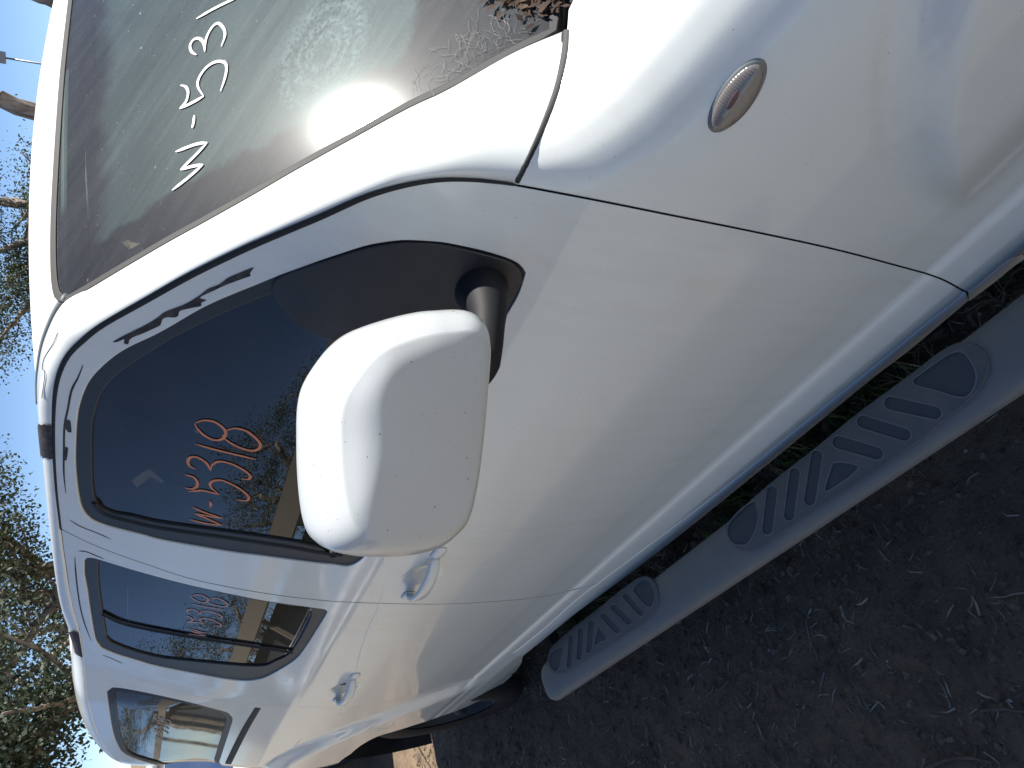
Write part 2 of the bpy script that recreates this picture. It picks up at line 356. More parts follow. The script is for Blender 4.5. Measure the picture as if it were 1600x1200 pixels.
def panel(name, surf, poly, m, parent, holes=(), off=0., flange=.014, grid=.028, mirror=False, chamfer=.0018):
    """a sheet with real edges on a surface: poly and holes in the surface's own coordinates"""
    loops = [np.asarray(poly)] + [np.asarray(h) for h in holes]
    lo, hi = loops[0].min(0), loops[0].max(0)
    gx, gy = np.meshgrid(np.arange(lo[0], hi[0], grid), np.arange(lo[1], hi[1], grid)); g = np.stack([gx.ravel(), gy.ravel()], -1)
    if len(g):
        k = inside(loops[0], g)
        for h in loops[1:]: k &= ~inside(h, g)
        g = g[k]
    if len(g): g = g[ndist(np.concatenate(loops), g) > grid*.45]
    pts = np.concatenate(loops+[g]) if len(g) else np.concatenate(loops)
    edges = []; k = 0
    for l in loops: edges += [(k+i, k+(i+1) % len(l)) for i in range(len(l))]; k += len(l)
    res = delaunay_2d_cdt([Vector(p) for p in pts], edges, [], 0, 1e-7)
    P2 = np.array([tuple(p) for p in res[0]]); F = np.array([f for f in res[2] if len(f) == 3])
    cen = P2[F].mean(1); k = inside(loops[0], cen)
    for h in loops[1:]: k &= ~inside(h, cen)
    F = F[k]
    a, b, c = P2[F[:,0]], P2[F[:,1]], P2[F[:,2]]
    V, Nn = surf.lift(P2); V = V + Nn*off
    fn = np.cross(V[F[:,1]]-V[F[:,0]], V[F[:,2]]-V[F[:,0]]); flip = np.einsum('ij,ij->i', fn, Nn[F[:,0]]) < 0
    F[flip] = F[flip][:, ::-1]
    Vs, Ns, Fs = list(V), list(Nn), [tuple(f) for f in F]
    if flange:
        for li, l in enumerate(loops):
            Lv, Ln = surf.lift(l); Lv = Lv + Ln*off
            tan = np.roll(Lv,-1,0)-np.roll(Lv,1,0); lat = np.cross(tan, Ln); lat /= np.linalg.norm(lat,axis=1,keepdims=True)+1e-12
            tl = l + 0; e = l.mean(0)
            # outward side: test in sheet coordinates
            t2 = np.roll(l,-1,0)-np.roll(l,1,0); n2 = np.stack([t2[:,1], -t2[:,0]],-1)*(1 if area(l) > 0 else -1)*(1 if li == 0 else -1)
            Lq, _ = surf.lift(l + n2/(np.linalg.norm(n2,axis=1,keepdims=True)+1e-12)*.002)
            sgn = np.sign(np.einsum('ij,ij->i', Lq+Ln*off-Lv, lat)); sgn = 1. if sgn.sum() > 0 else -1.
            lat = lat*sgn; n = len(l); k = len(Vs)
            rings = [(Lv, Ln), (Lv+lat*chamfer*.7-Ln*chamfer*.3, .7*Ln+.7*lat), (Lv+lat*chamfer-Ln*chamfer, lat), (Lv+lat*chamfer-Ln*flange, lat)]
            for rv, rn in rings: Vs += list(rv); Ns += list(rn)
            for r_ in range(3):
                for i in range(n):
                    j = (i+1) % n; f = (k+r_*n+i, k+r_*n+j, k+(r_+1)*n+j, k+(r_+1)*n+i)
                    q = np.cross(Vs[f[1]]-Vs[f[0]], Vs[f[3]]-Vs[f[0]])
                    if np.dot(q, lat[i]+Ln[i]*.3) < 0: f = f[::-1]
                    Fs.append(f)
    Vs = np.array(Vs); Ns = np.array(Ns); Ns /= np.linalg.norm(Ns,axis=1,keepdims=True)+1e-12
    if mirror:
        Vs = Vs*[1,-1,1]; Ns = Ns*[1,-1,1]; Fs = [f[::-1] for f in Fs]
    return mesh(name, Vs, Fs, m, parent, True, Ns)
def gridmesh(name, G_, m, parent, flip=False, mirror=False):
    r, c = G_.shape[:2]; V = G_.reshape(-1,3)*([1,-1,1] if mirror else [1,1,1]); F = []
    for i in range(r-1):
        for j in range(c-1):
            f = (i*c+j, i*c+j+1, (i+1)*c+j+1, (i+1)*c+j); F.append(f[::-1] if flip != mirror else f)
    return mesh(name, V, F, m, parent)
def spx(*ss, step=7.): return SIDE.ab(hit(segs(*ss, step=step), SIDE))
def line3(px, surf, off=0., step=7.):
    p = hit(cr(px, step), surf); V, Nn = surf.lift(surf.ab(p)); return V+Nn*off, Nn
def ribbon(mb, V, Nn, width, taper=False, h=.0006):
    """a low raised stroke lying on a surface"""
    n = len(V); t = np.gradient(V, axis=0) if n > 1 else V*0
    s = np.cross(t, Nn); s /= np.linalg.norm(s,axis=1,keepdims=True)+1e-12
    wd = np.full(n, width/2.) if not hasattr(width, '__len__') else np.interp(np.linspace(0,1,n), np.linspace(0,1,len(width)), width)/2.
    if taper: wd = wd*np.clip(np.minimum(np.linspace(.35,4,n), np.linspace(4,.35,n)), .3, 1)
    wd = wd[:,None]
    A, B, D = V-s*wd, V+Nn*h, V+s*wd
    P_ = np.stack([A, B, D], 1).reshape(-1,3); F = []
    for i in range(n-1):
        k = i*3; F += [(k,k+3,k+4,k+1), (k+1,k+4,k+5,k+2)]
    mb.add(P_, F)

# ------------------------------------------------------------------ ground
G = 0.0
def ground_h(x, y):
    return .018*mnoise.noise(Vector((x*.9, y*.9, 0))) + .012*mnoise.noise(Vector((x*3.1, y*3.1, 4))) + .006*mnoise.noise(Vector((x*11, y*11, 9))) + .004*mnoise.noise(Vector((x*34, y*34, 2)))
gm = mat('bare_dirt_and_mulch', (.1,.08,.06), .95, .15)
v = coords(gm)
big = nz(gm, v, .9, 6, .6); med = nz(gm, v, 7, 8, .72); fin = nz(gm, v, 90, 6, .75)
c1 = mixc(gm, ramp(gm, big, [(.42, 0.), (.62, 1.)]), (.215,.168,.115), (.36,.255,.162))
c1 = mixc(gm, ramp(gm, med, [(.42, 0.), (.62, .85)]), c1, (.145,.115,.085))
c1 = mixc(gm, ramp(gm, fin, [(.56, 0.), (.70, .8)]), c1, (.34,.285,.22))
c1 = mixc(gm, ramp(gm, fin, [(.30, .75), (.44, 0.)]), c1, (.034,.029,.024))
sp_ = N(gm, 'ShaderNodeSeparateXYZ'); L(gm, v, sp_.inputs[0])
edge = math_(gm, 'ADD', sp_.outputs['Y'], math_(gm, 'MULTIPLY', nz(gm, v, 1.6, 6, .6), .5))
bounce_zone = ramp(gm, math_(gm, 'ADD', math_(gm, 'MULTIPLY', edge, -.5), -.80), [(.0, 0.), (.35, 1.)])  # ground out of view made pale, added to bounce sunlight onto the van
pale = mixc(gm, fin, (.32,.28,.21), (.48,.43,.34))
c1 = mixc(gm, bounce_zone, c1, pale)
L(gm, c1, P(gm).inputs['Base Color'])
bump(gm, math_(gm, 'ADD', fin, math_(gm, 'MULTIPLY', med, 1.5)), .9, .02)
x0,x1,y0,y1,st_ = -7.0, 1.2, -3.2, 1.4, .025
nx, ny = int((x1-x0)/st_)+1, int((y1-y0)/st_)+1
V = []; F = []
for j in range(ny):
    for i in range(nx):
        x, y = x0+i*st_, y0+j*st_; e = min(i, nx-1-i, j, ny-1-j)/12.; V.append((x, y, ground_h(x, y)*min(1, e)))
for j in range(ny-1):
    for i in range(nx-1): k = j*nx+i; F.append((k, k+1, k+nx+1, k+nx))
X0,X1,Y0,Y1 = x0, x0+(nx-1)*st_, y0, y0+(ny-1)*st_
k = len(V); far = 600.
V += [(X0,Y0,0),(X1,Y0,0),(X1,Y1,0),(X0,Y1,0),(-far,-far,0),(far,-far,0),(far,far,0),(-far,far,0)]
F += [(k,k+4,k+5,k+1),(k+1,k+5,k+6,k+2),(k+2,k+6,k+7,k+3),(k+3,k+7,k+4,k)]
tag(mesh('ground', V, F, gm), 'bare dark dirt with bark mulch and dry litter', kind='structure')

# ------------------------------------------------------------------ the van
van = empty('van', (-1.6, 0, 0), label='white people carrier with dusty windscreen and number W-5318 written on its glass', category='van')
van.matrix_world = Matrix.Identity(4); van.location = (0,0,0)

# shared seam lines, traced on the photograph
GA = [(803,288),(780,285),(735,281),(690,281),(645,287),(600,298),(560,312),(500,339),(440,364),(380,390),(300,429),(225,471),(160,508),(126,535),(106,556),(94,580),(87,608),(84,645),(84,700),(88,765),(95,827)]
GR = [(95,827),(99,860),(105,900),(111,939),(120,971),(124,985)]
GF = [(803,289),(925,312),(1050,337),(1175,362),(1300,389),(1400,415),(1465,434),(1508,456)]
DB1 = [(1508,456),(1495,468),(1449,504),(1402,543),(1350,585),(1235,678),(1120,771),(1000,862),(933,912)]
DB2 = [(933,912),(900,937),(850,982),(800,1022)]
BG = [(95,827),(140,849),(180,865),(220,879),(300,905),(400,925),(500,938),(600,943),(700,944),(800,938),(865,929),(933,912)]
RG = [(124,985),(136,1013),(153,1031),(180,1047),(213,1060),(250,1072),(300,1087),(350,1096),(415,1101),(500,1105),(550,1104),(600,1097),(650,1088),(713,1072),(760,1047),(800,1022)]
ARCH = [(817,1024),(815,1035),(805,1050),(787,1067),(757,1090),(725,1106),(675,1124),(625,1140),(587,1152),(562,1166),(548,1178)]

# windows
WO1 = [[(823,427),(812,460),(794,492),(770,535),(730,600),(650,735),(585,850),(551,884),(515,883),(483,880),(400,869),(367,865),(300,854),(250,845),(220,837),(180,827),(160,821),(140,812),(127,796),(122,778),(118,750),(116,715),(118,661),(124,627),(140,592),(171,561),(200,542),(250,518),(322,477),(400,444),(437,429),(470,417),(500,406),(530,396),(575,382),(620,375),(645,374.5),(690,377.5),(720,383),(750,389.5),(780,398),(802,406),(817,416),(823,427)]]
GL1 = [[(428,458),(339,495),(293,517),(246,543),(210,566),(180,587),(157,613),(145,645),(140,673),(140,720),(142,765),(150,792),(173,805),(200,810),(250,821),(367,837),(454,850),(498,859),(535,864),(640,700),(700,610),(640,560),(560,540),(490,520),(450,490),(428,458)]]
SA1 = [[(814,440),(803,462),(786,492),(760,537),(722,600),(703,612),(640,560),(560,540),(490,520),(450,490),(428,458),(437,434),(500,411),(575,388),(620,381),(645,380),(690,383),(748,396),(796,410),(812,424),(814,440)]]
WO2 = [[(130,876),(130.7,900),(134.7,920),(142.7,973),(149,1002),(157,1013),(180,1023),(213,1033),(240,1041),(300,1053),(350,1062),(383,1065),(402,1063),(420,1057),(460,1033),(478,1012),(496,984),(513,955),(507,952),(450,944),(400,936),(300,915),(220,894),(160,876),(147,872),(136,871),(130,876)]]
GL2 = [[(150,880),(152,920),(158,960),(163,990),(172,1006),(233,1027),(300,1036),(400,1044),(430,1036),(458,1018),(488,957),(450,948),(400,940),(300,919),(220,898),(160,880),(150,880)]]
W3 = [[(166,1081),(170,1110),(176,1145),(185,1168),(196,1180),(233,1193),(290,1204),(325,1204),(340,1195),(350,1168),(360,1138),(364,1122),(357,1114),(333,1107),(287,1095),(213,1079),(175,1074),(166,1081)]]
op1 = resample(spx(*WO1), .012); gl1 = resample(spx(*GL1), .012)
op2 = resample(spx(*WO2), .012); gl2 = resample(spx(*GL2), .012)
w3 = hit(segs(*W3), SIDE); w3[:,0] = np.maximum(w3[:,0], -3.93 + .03*np.sin(w3[:,2]*9)); op3 = resample(SIDE.from_xz(w3[:,[0,2]]), .012); gl3 = inset(op3, .026)
if area(op3) < 0: op3 = op3[::-1]

# door outlines (each set back 1.6 mm from its seam)
door1 = resample(inset(resample(spx(GF[::-1][::-1], DB1, BG[::-1], GA[::-1]), .010), .0030), .010)
door2 = resample(inset(resample(spx(BG, DB2, RG[::-1], GR[::-1]), .010), .0030), .010)
fd = panel('front_door', SIDE, door1, paint, van, holes=[op1], grid=.013)
rd = panel('rear_door', SIDE, door2, paint, van, holes=[op2], grid=.014)

# fender
pf = hit(cr(GF, 7), SIDE); zsf = lambda x: ZSx(np.array([x]))[0]
pb = hit(cr([(1512,458),(1545,432),(1572,409),(1586,402),(1599,398.5)], 7), SIDE)
fo = [SIDE.ab(pf), SIDE.ab(pb)]
ex, ez = pb[-1,0], pb[-1,2]
arcp = [(ex+.03, ez+.002), (-.455,.318), (-.415,.328), (-.385,.348)] + [(FC[0]+.435*math.cos(t), FC[1]+.435*math.sin(t)) for t in np.linspace(math.pi-.1, .03, 34)]
tail = arcp + [(.60,.38),(.70,.42),(.78,.60),(.80,.78)]
fo.append(SIDE.from_xz(tail))
topx = np.linspace(.78, -.375, 40); tops = SIDE.xz  # shoulder line just under the bonnet edge
tab = np.stack([topx, ZSx(topx)+.002-.755], -1)
fo.append(tab)
sl_px = [(884,48),(882,80),(872,130),(855,180),(832,235),(808,285)]
sl_h = hit(cr(sl_px, 7), SIDE); fo.append(SIDE.ab(sl_h)[1:-1])
fend = resample(inset(resample(np.concatenate(fo), .010), .0030), .010)
panel('front_fender', SIDE, fend, paint, van, grid=.010)

# rear quarter panel with its side window
pr = hit(cr(RG[:-1], 7), SIDE); pa = hit(cr(ARCH, 7), SIDE)
pc = hit(cr([(800,1022),(812,1016),(817,1024)], 7), SIDE)
ax_, az_ = pa[-1,0], pa[-1,2]
arc = []
th0 = math.atan2(az_-RC[1], ax_-RC[0]); r0 = math.hypot(az_-RC[1], ax_-RC[0])
for i in range(1, 36):
    th = th0 + (math.pi+.10-th0)*i/35.; rr = r0 + (.44-r0)*min(1, i/10.); arc.append((RC[0]+rr*math.cos(th), RC[1]+rr*math.sin(th)))
Gtop_end = hit([(124,985)], SIDE)[0]
gz_ = smoothtab([-4.3,-4.05,-3.86,-3.62,-3.4,-3.1,-2.85,Gtop_end[0],-2.0], [1.35,1.545,1.635,1.705,1.735,1.748,1.757,Gtop_end[2],Gtop_end[2]], -4.3, -2.0, .02)
def gz(x): return gz_(np.asarray(x, float)) + (Gtop_end[2]-gz_(Gtop_end[0]))*S((np.asarray(x)+2.7)/.25)
q_ = [SIDE.ab(pr), SIDE.ab(pc), SIDE.ab(pa), SIDE.from_xz(arc + [(-4.24,.42),(-4.28,.6),(-4.29,.9),(-4.25,1.2),(-4.14,1.45),(-4.06,1.52)]),
      SIDE.from_xz([(x, float(gz(x))) for x in np.linspace(-4.03, Gtop_end[0]-.01, 40)])]
quart = resample(np.concatenate(q_), .011)
panel('rear_quarter_panel', SIDE, quart, paint, van, holes=[op3], flange=.012, chamfer=.0012, grid=.018)

# sill under the doors (bright hem) and dark inner body behind the gaps
SO = [(1511,466),(1465,505),(1421,542),(1350,597),(1235,692),(1120,786),(1050,842),(980,896),(900,955),(850,996),(815,1024)]
def hem(name, tp_, bt_, out, parent):
    a = hit(cr(tp_, 6), SIDE); b = hit(cr(bt_, 6), SIDE)
    def rs(p, n=140): q = np.r_[0, np.cumsum(np.linalg.norm(np.diff(p,axis=0),axis=1))]; q /= q[-1]; t = np.linspace(0,1,n); return np.stack([np.interp(t, q, p[:,k]) for k in range(3)], -1)
    a, b = rs(a), rs(b); o = np.array([0,-1.,0]); zd = np.array([0,0,-1.])
    G_ = np.stack([a+[0,.014,.004], a+[0,.002,0], a+(b-a)*.15-[0,.001,0], a+(b-a)*.55+o*out*.6, b+o*out, b+o*out*.9+zd*.0015, b+[0,.02,0]], 1)
    return gridmesh(name, G_, paint, parent, flip=False)
inner = SIDE.from_xz([(x, .34) for x in np.linspace(-2.6,-.5,60)] + [(-.5,.5),(-.45,.9),(-.40,1.12),(-.50,1.18),(-.62,1.30),(-.85,1.52),(-1.05,1.70),(-1.2,1.75)] + [(x,1.755) for x in np.linspace(-1.3,-2.45,40)] + [(-2.6,1.70),(-2.75,1.6),(-2.9,1.2),(-2.8,.9),(-2.65,.6)])
inner = resample(inner, .03)
shell = panel('inner_body', SIDE, inner, gapm, van, holes=[inset(h, .004) for h in (op1, op2)], off=-.0135, flange=.03, grid=.05)

# window seals, glass
def window(parent, op, gl, label, m, nm='window'):
    s = panel(nm+'_seal', SIDE, inset(op, .0015), seal, parent, holes=[gl], off=-.004, flange=.01)
    g = panel(nm+'_glass', SIDE, inset(gl, -.004), m, parent, off=-.009, flange=0, grid=.05)
    return s, g
s1, g1 = window(fd, op1, gl1, '', tint)
s2, g2_ = window(rd, op2, gl2, '', tint)
s3, g3 = window(van, op3, gl3, '', tint2, 'rear_side_window')
sail = panel('mirror_sail', SIDE, resample(spx(*SA1), .01), blackp, fd, off=.002, flange=.012)
# glass run channels: dark lip along the rear edge of the front door glass and the divider of the rear door glass
mb = MB(); V_, N_ = line3([(146,788),(160,805),(200,817),(250,828),(367,845),(454,858),(498,866),(535,870)], SIDE, -.003); ribbon(mb, V_, N_, .014, h=.003)
mb.build('glass_channel', rubber, fd)
mb = MB(); V_, N_ = line3([(159,962),(200,979),(300,998),(400,1013),(457,1022)], SIDE, -.006); ribbon(mb, V_, N_, .016, h=.006)
mb.build('quarter_light_divider', rubber, rd)
# thick black door seal seen along the A pillar and roof
mb = MB(); V_, N_ = line3([(p[0], p[1]) for p in GA], SIDE, .0006)
ribbon(mb, V_, N_, [.004,.0065,.0085,.0095,.0095,.0085,.006,.0045], h=.0012); mb.build('door_seal', rubber, van)

for q, wd in ((GF, .0025), (BG, .0022), (GR+RG[1:], .0022)):
    mb = MB(); V_, N_ = line3(q, SIDE, -.0004); ribbon(mb, V_, N_, wd, False, .0001); mb.build('shut_line', gapm, van)
so = hem('door_sill', DB1+DB2[1:], SO, .005, van)
hem('fender_lip', [(1513,455),(1545,431),(1572,408.5),(1586,401),(1599,398)], [(1512,468),(1552,438),(1580,415),(1599,402)], .004, van)

# ---- A pillar and roof rail: blend between the door seam and the windscreen / roof edge
Ipx = [(885,47),(800,83),(700,139),(640,167),(550,216),(460,266),(400,301),(320,346),(260,379),(190,420),(140,450),(98,475)]
Iw = hit(Ipx, SCREEN)
roof_pts = [(-1.13,-.662,1.757),(-1.22,-.655,1.774),(-1.34,-.648,1.786),(-1.55,-.642,1.792),(-1.85,-.638,1.795),(-2.15,-.638,1.794),(-2.35,-.638,1.792),(-2.50,-.640,1.791),
            (-2.66,-.648,1.794),(-2.82,-.662,1.801),(-3.0,-.670,1.804),(-3.3,-.672,1.800),(-3.6,-.66,1.775),(-3.85,-.645,1.722),(-4.05,-.62,1.63)]
Gpx = [(803,288),(712,280),(645,287),(600,298),(520,330),(440,364),(370,395),(300,429),(240,463),(180,497),(145,519),(118,543)]
Gw = hit(Gpx, SIDE)
gx_ = hit([(101,566),(89,598),(84,640),(86,735),(95,827),(105,900),(113,945),(124,985)], SIDE)
rest = []
for p in roof_pts[8:]:
    x = p[0] if p[0] > -3.7 else p[0]-.01; z = float(gz(x)); rest.append((x, -float(W(x, z)), z))
def cr3(pts, per=8):
    p = [np.array(q, float) for q in pts]; p = [2*p[0]-p[1]] + p + [2*p[-1]-p[-2]]; out = []
    for i in range(1, len(p)-2):
        for k in range(per):
            t = k/per; a,b,c,d = p[i-1],p[i],p[i+1],p[i+2]
            out.append(.5*((2*b)+(-a+c)*t+(2*a-5*b+4*c-d)*t*t+(-a+3*b-3*c+d)*t**3))
    out.append(p[-2]); return np.array(out)
Ic = cr3(list(Iw)+roof_pts); Gc = cr3(list(Gw)+list(gx_)+rest)
# put the seam points exactly on the side surface
Gc[:,1] = -W(Gc[:,0], Gc[:,2])
nI = len(Ic); KI = 11*8
def loft(Ic, Gc, nv=14):
    TA, TD = [], []
    for i in range(nI):
        a, d = Gc[i], Ic[i]
        n = side_norm(np.array([a[0]]), np.array([a[2]]))[0]
        tg = Gc[min(i+2,nI-1)]-Gc[max(i-2,0)]; tg /= np.linalg.norm(tg)
        ta = np.cross(n, tg); ta /= np.linalg.norm(ta); ta = ta if np.dot(ta, d-a) > 0 else -ta
        nn = np.array([1, 2*KW*d[1], 1.22])/1.6
        if i > KI: f = min(1, (i-KI)/24.); nn = nn*(1-f) + np.array([0,-.2,1.])*f
        nn = nn/np.linalg.norm(nn)
        ti = Ic[min(i+2,nI-1)]-Ic[max(i-2,0)]; ti /= np.linalg.norm(ti)
        td = np.cross(nn, ti); td /= np.linalg.norm(td); td = td if np.dot(td, a-d) > 0 else -td
        TA.append(ta); TD.append(td)
    def sm(T, k=9):
        T = np.array(T); P2 = np.vstack([T[:1]]*k+[T]+[T[-1:]]*k); w_ = np.hanning(2*k+3)[1:-1]; w_ /= w_.sum()
        T = np.stack([np.convolve(P2[:,c], w_, 'valid') for c in range(3)], -1); return T/np.linalg.norm(T,axis=1,keepdims=True)
    TA, TD = sm(TA), sm(TD); rows = []
    for i in range(nI):
        a, d = Gc[i], Ic[i]; hl = np.linalg.norm(d-a)*.36; b, c = a+TA[i]*hl, d+TD[i]*hl
        rows.append([a*(1-t)**3+3*b*t*(1-t)**2+3*c*t*t*(1-t)+d*t**3 for t in np.linspace(0, 1, nv+1)])
    rows = np.array(rows)
    q = sl_h[::-1]; sq = np.r_[0, np.cumsum(np.linalg.norm(np.diff(q,axis=0),axis=1))]; sr = np.r_[0, np.cumsum(np.linalg.norm(np.diff(rows[0],axis=0),axis=1))]; sr = sr/sr[-1]*sq[-1]
    tgt = np.stack([np.interp(sr, sq, q[:,k]) for k in range(3)], -1); dl = tgt-rows[0]; dl[0] *= 0; dl[-1] *= 0
    for i in range(20): rows[i] += dl*(1-S(np.array(i/20.)))
    return rows
LR = loft(Ic, Gc)
# lip that turns inward at both long edges so the pillar has thickness
def withlips(Gr, d=.014):
    out = []
    for i in range(len(Gr)):
        r = Gr[i]; a = r[0] + np.array([0, d, -.002]); b = r[-1] + (np.array([-.006, .0, -d]))
        out.append(np.vstack([[a], [r[0]+(a-r[0])*.02], r, [r[-1]+(b-r[-1])*.02], [b]]))
    return np.array(out)
gridmesh('body_side_frame', withlips(LR), paint, van, flip=True)

# ---- roof panel
rows = []; kr = KI
Ir = Ic[kr:]
for i, p in enumerate(Ir):
    yI = abs(p[1])-.006; row = []
    f = min(1., i/40.); cwn = .010 + .034*S(np.array(i/30.))
    if i > len(Ir)-30: cwn = cwn + 0
    for y in np.linspace(-yI, yI, 41):
        s = 1-(y/yI)**2
        x = p[0] + KW*(yI**2-y**2)*(1-f) ; z = p[2] + cwn*s
        if i == 0: x = -.256-1.22*(z-1.18)-KW*y*y
        if f < 1: x = x*(1)
        row.append((x, y, z - .002))
    rows.append(row)
RG_ = np.array(rows)
fr_ = RG_[0].copy(); fr_[:,2] -= .02; fr_[:,0] -= .004
gridmesh('roof_panel', np.concatenate([[fr_], RG_]), cream, van, flip=True)
mb = MB(); dl = Ic[kr-1:kr+26]; mb.tube([tuple(p+np.array([0,.010,.0])) for p in dl], .006, 8, .6)
mb.build('roof_ditch_moulding', rim_m, van)

hd = RG_.copy(); hd[:,:,2] -= .03; gridmesh('headliner', hd, interior, van, flip=False)

# ---- windscreen
tpx = [(107,0),(99,70),(93,130),(86,230),(80.5,330),(79.5,400),(82,448),(88,468),(98,474)]
spx_ = [(98,474),(140,450),(190,420),(260,379),(320,346),(400,301),(460,266),(550,216),(640,167),(700,139),(800,83),(868,51)]
bpx = [(868,51),(872,30),(873,0)]
ht = SCREEN.ab(hit(cr(tpx, 7), SCREEN)); hs = SCREEN.ab(hit(cr(spx_, 7), SCREEN)); hb = SCREEN.ab(hit(cr(bpx, 7), SCREEN))
top_ = [p for p in ht if p[0] < -.01]; zt0 = top_[0][1]
bot0 = hb[-1]
half = np.array(top_ + list(hs[1:]) + list(hb[1:]) + [(y, bot0[1]-.012*(1-(y/bot0[0])**2)) for y in np.linspace(bot0[0], 0, 12)[1:-1]])
full = np.concatenate([half, (half*[-1,1])[::-1]])
scr = resample(full, .014)
wsc = panel('windscreen', SCREEN, inset(scr, .0055), ws, van, off=-.001, flange=0, grid=.03)
panel('windscreen_seal', SCREEN, scr, rubber, van, holes=[inset(scr, .0068)], off=.001, flange=.012, grid=.05)
panel('windscreen_border', SCREEN, inset(scr, .005), dark, van, holes=[inset(scr, .026)], off=-.005, flange=0, grid=.05)

# ---- bonnet, scuttle
hood = []
for i in range(40):
    t = i/39.; row = []
    for y in np.linspace(-.728, .728, 33):
        xr = -.30 + .20*(1-(y/.73)**2); x = xr + (.86 - .10*(y/.73)**2 - xr)*t
        zb = float(ZSx(np.array([x]))) if x > -.37 else 1.19
        row.append((x, y, zb + .004 + .045*(1-(y/.73)**2)*(1-.25*t)))
    hood.append(row)
hood = np.array(hood); b_ = hood[0].copy(); b_[:,2] -= .03
e_ = hood[-1].copy(); e_[:,2] -= .12; e_[:,0] += .02
gridmesh('bonnet', np.concatenate([[b_], hood, [e_]]), paint, van, flip=True)
cw = []
for y in np.linspace(-.80, .80, 33):
    p, _ = SCREEN.lift(np.array([[y, bot0[1]-.01]])); p = p[0]; xr = -.30 + .20*(1-(y/.73)**2)
    cw.append([(p[0]-.02, y, p[2]-.004), (p[0]+.01, y, p[2]-.014), (max(xr, p[0])+.03, y, 1.155+.03*(1-(y/.8)**2))])
gridmesh('scuttle_panel', np.array(cw), blackp, van, flip=False)
# curved black strip between pillar foot and fender
mb = MB(); V_, N_ = line3(sl_px, SIDE, -.001)
ribbon(mb, V_, N_, [.014,.014,.013,.012,.010,.008,.008], h=.004); mb.build('pillar_foot_seal', rubber, van)

# ---- side indicator
ip = []
for k in range(48):
    a_ = 2*math.pi*k/48; dx, dy = 68*math.cos(a_), 27*math.sin(a_); c_, s_ = math.cos(R(-54.)), math.sin(R(-54.))
    ip.append((1152+dx*c_-dy*s_, 149+dx*s_+dy*c_))
ipo = SIDE.ab(hit(ip, SIDE))
cen_i = ipo.mean(0)
def dome(name, surf, loop, h0, h1, m, parent, rings=8):
    c = loop.mean(0); Vs = []; n = len(loop)
    for r_ in range(rings):
        th = r_/(rings-1)*math.pi/2; l = c+(loop-c)*max(math.cos(th), .02); V_, N_ = surf.lift(l); Vs.append(V_+N_*(h0+(h1-h0)*math.sin(th)))
    Vs = np.array(Vs); V = Vs.reshape(-1,3); F = [(i*n+j, i*n+(j+1)%n, (i+1)*n+(j+1)%n, (i+1)*n+j) for i in range(rings-1) for j in range(n)]
    F.append(tuple((rings-1)*n+j for j in range(n)))
    o = mesh(name, V, F, m, parent)
    bm = bmesh.new(); bm.from_mesh(o.data); bmesh.ops.recalc_face_normals(bm, faces=bm.faces); bm.to_mesh(o.data); bm.free(); return o
ind = dome('side_indicator', SIDE, cen_i+(ipo-cen_i)*1.04, -.001, .005, mat('lamp_bezel', (.16,.175,.18), .3, .5, coat=.5), van)
lens = dome('indicator_lens', SIDE, cen_i+(ipo-cen_i)*.90, .004, .0105, lampm, ind)
bl = SIDE.ab(hit([(1143+9*math.cos(t)-3*math.sin(t), 150+11*math.sin(t)-9*math.cos(t)) for t in np.linspace(0, 2*math.pi, 20, endpoint=False)], SIDE))
dome('indicator_bulb', SIDE, bl.mean(0)+(bl-bl.mean(0))*1.15, .0095, .0112, amber, ind, 4)

# ---- door handles
def handle(parent, x0, x1, z, big=1.):
    secs = []; n = 17
    y0 = -float(W((x0+x1)/2+.1, z+.06))
    for i in range(n):
        t = i/(n-1); x = x0+(x1-x0)*t; bow = math.sin(math.pi*min(1, t*1.04))
        ysurf = -float(Pz(z)); o_ = .004+.034*bow**.55
        hw = (.0095+.0065*math.sin(math.pi*t)**.6); th = .0065
        c = np.array([x, ysurf-o_, z + .004*math.sin(math.pi*t)])
        sec = []
        for k in range(14):
            a_ = 2*math.pi*k/14; ca, sa = math.cos(a_), math.sin(a_)
            sec.append(c + np.array([0, -th*math.copysign(abs(ca)**.7, ca), hw*math.copysign(abs(sa)**.7, sa)]))
        secs.append(sec)
    V = np.array(secs).reshape(-1,3); m_ = 14
    F = [(i*m_+j, i*m_+(j+1)%m_, (i+1)*m_+(j+1)%m_, (i+1)*m_+j) for i in range(n-1) for j in range(m_)] + [tuple(range(m_)), tuple((n-1)*m_+k for k in range(m_))]
    o = mesh('door_handle', V, F, paint, parent)
    bm = bmesh.new(); bm.from_mesh(o.data); bmesh.ops.recalc_face_normals(bm, faces=bm.faces); bm.to_mesh(o.data); bm.free()
    # escutcheons at both ends with their dark gasket line
    for xa, xb in ((x1-.004, x1+.050) if x1 > x0 else (x1, x1), (x0-.034, x0+.012)):
        ov = [( (xa+xb)/2 + (xb-xa)/2*math.copysign(abs(math.cos(t))**.6, math.cos(t)), z+.0155*math.copysign(abs(math.sin(t))**.6, math.sin(t))) for t in np.linspace(0, 2*math.pi, 28, endpoint=False)]
        lo_ = SIDE.from_xz(ov); c = lo_.mean(0)
        dome('handle_gasket', SIDE, c+(lo_-c)*1.09, -.001, .0022, rubber, parent, 4)
        dome('handle_base', SIDE, lo_, .001, .0075, paint, parent, 6)
handle(fd, -1.745, -1.53, 1.03); handle(rd, -2.68, -2.45, 1.015)

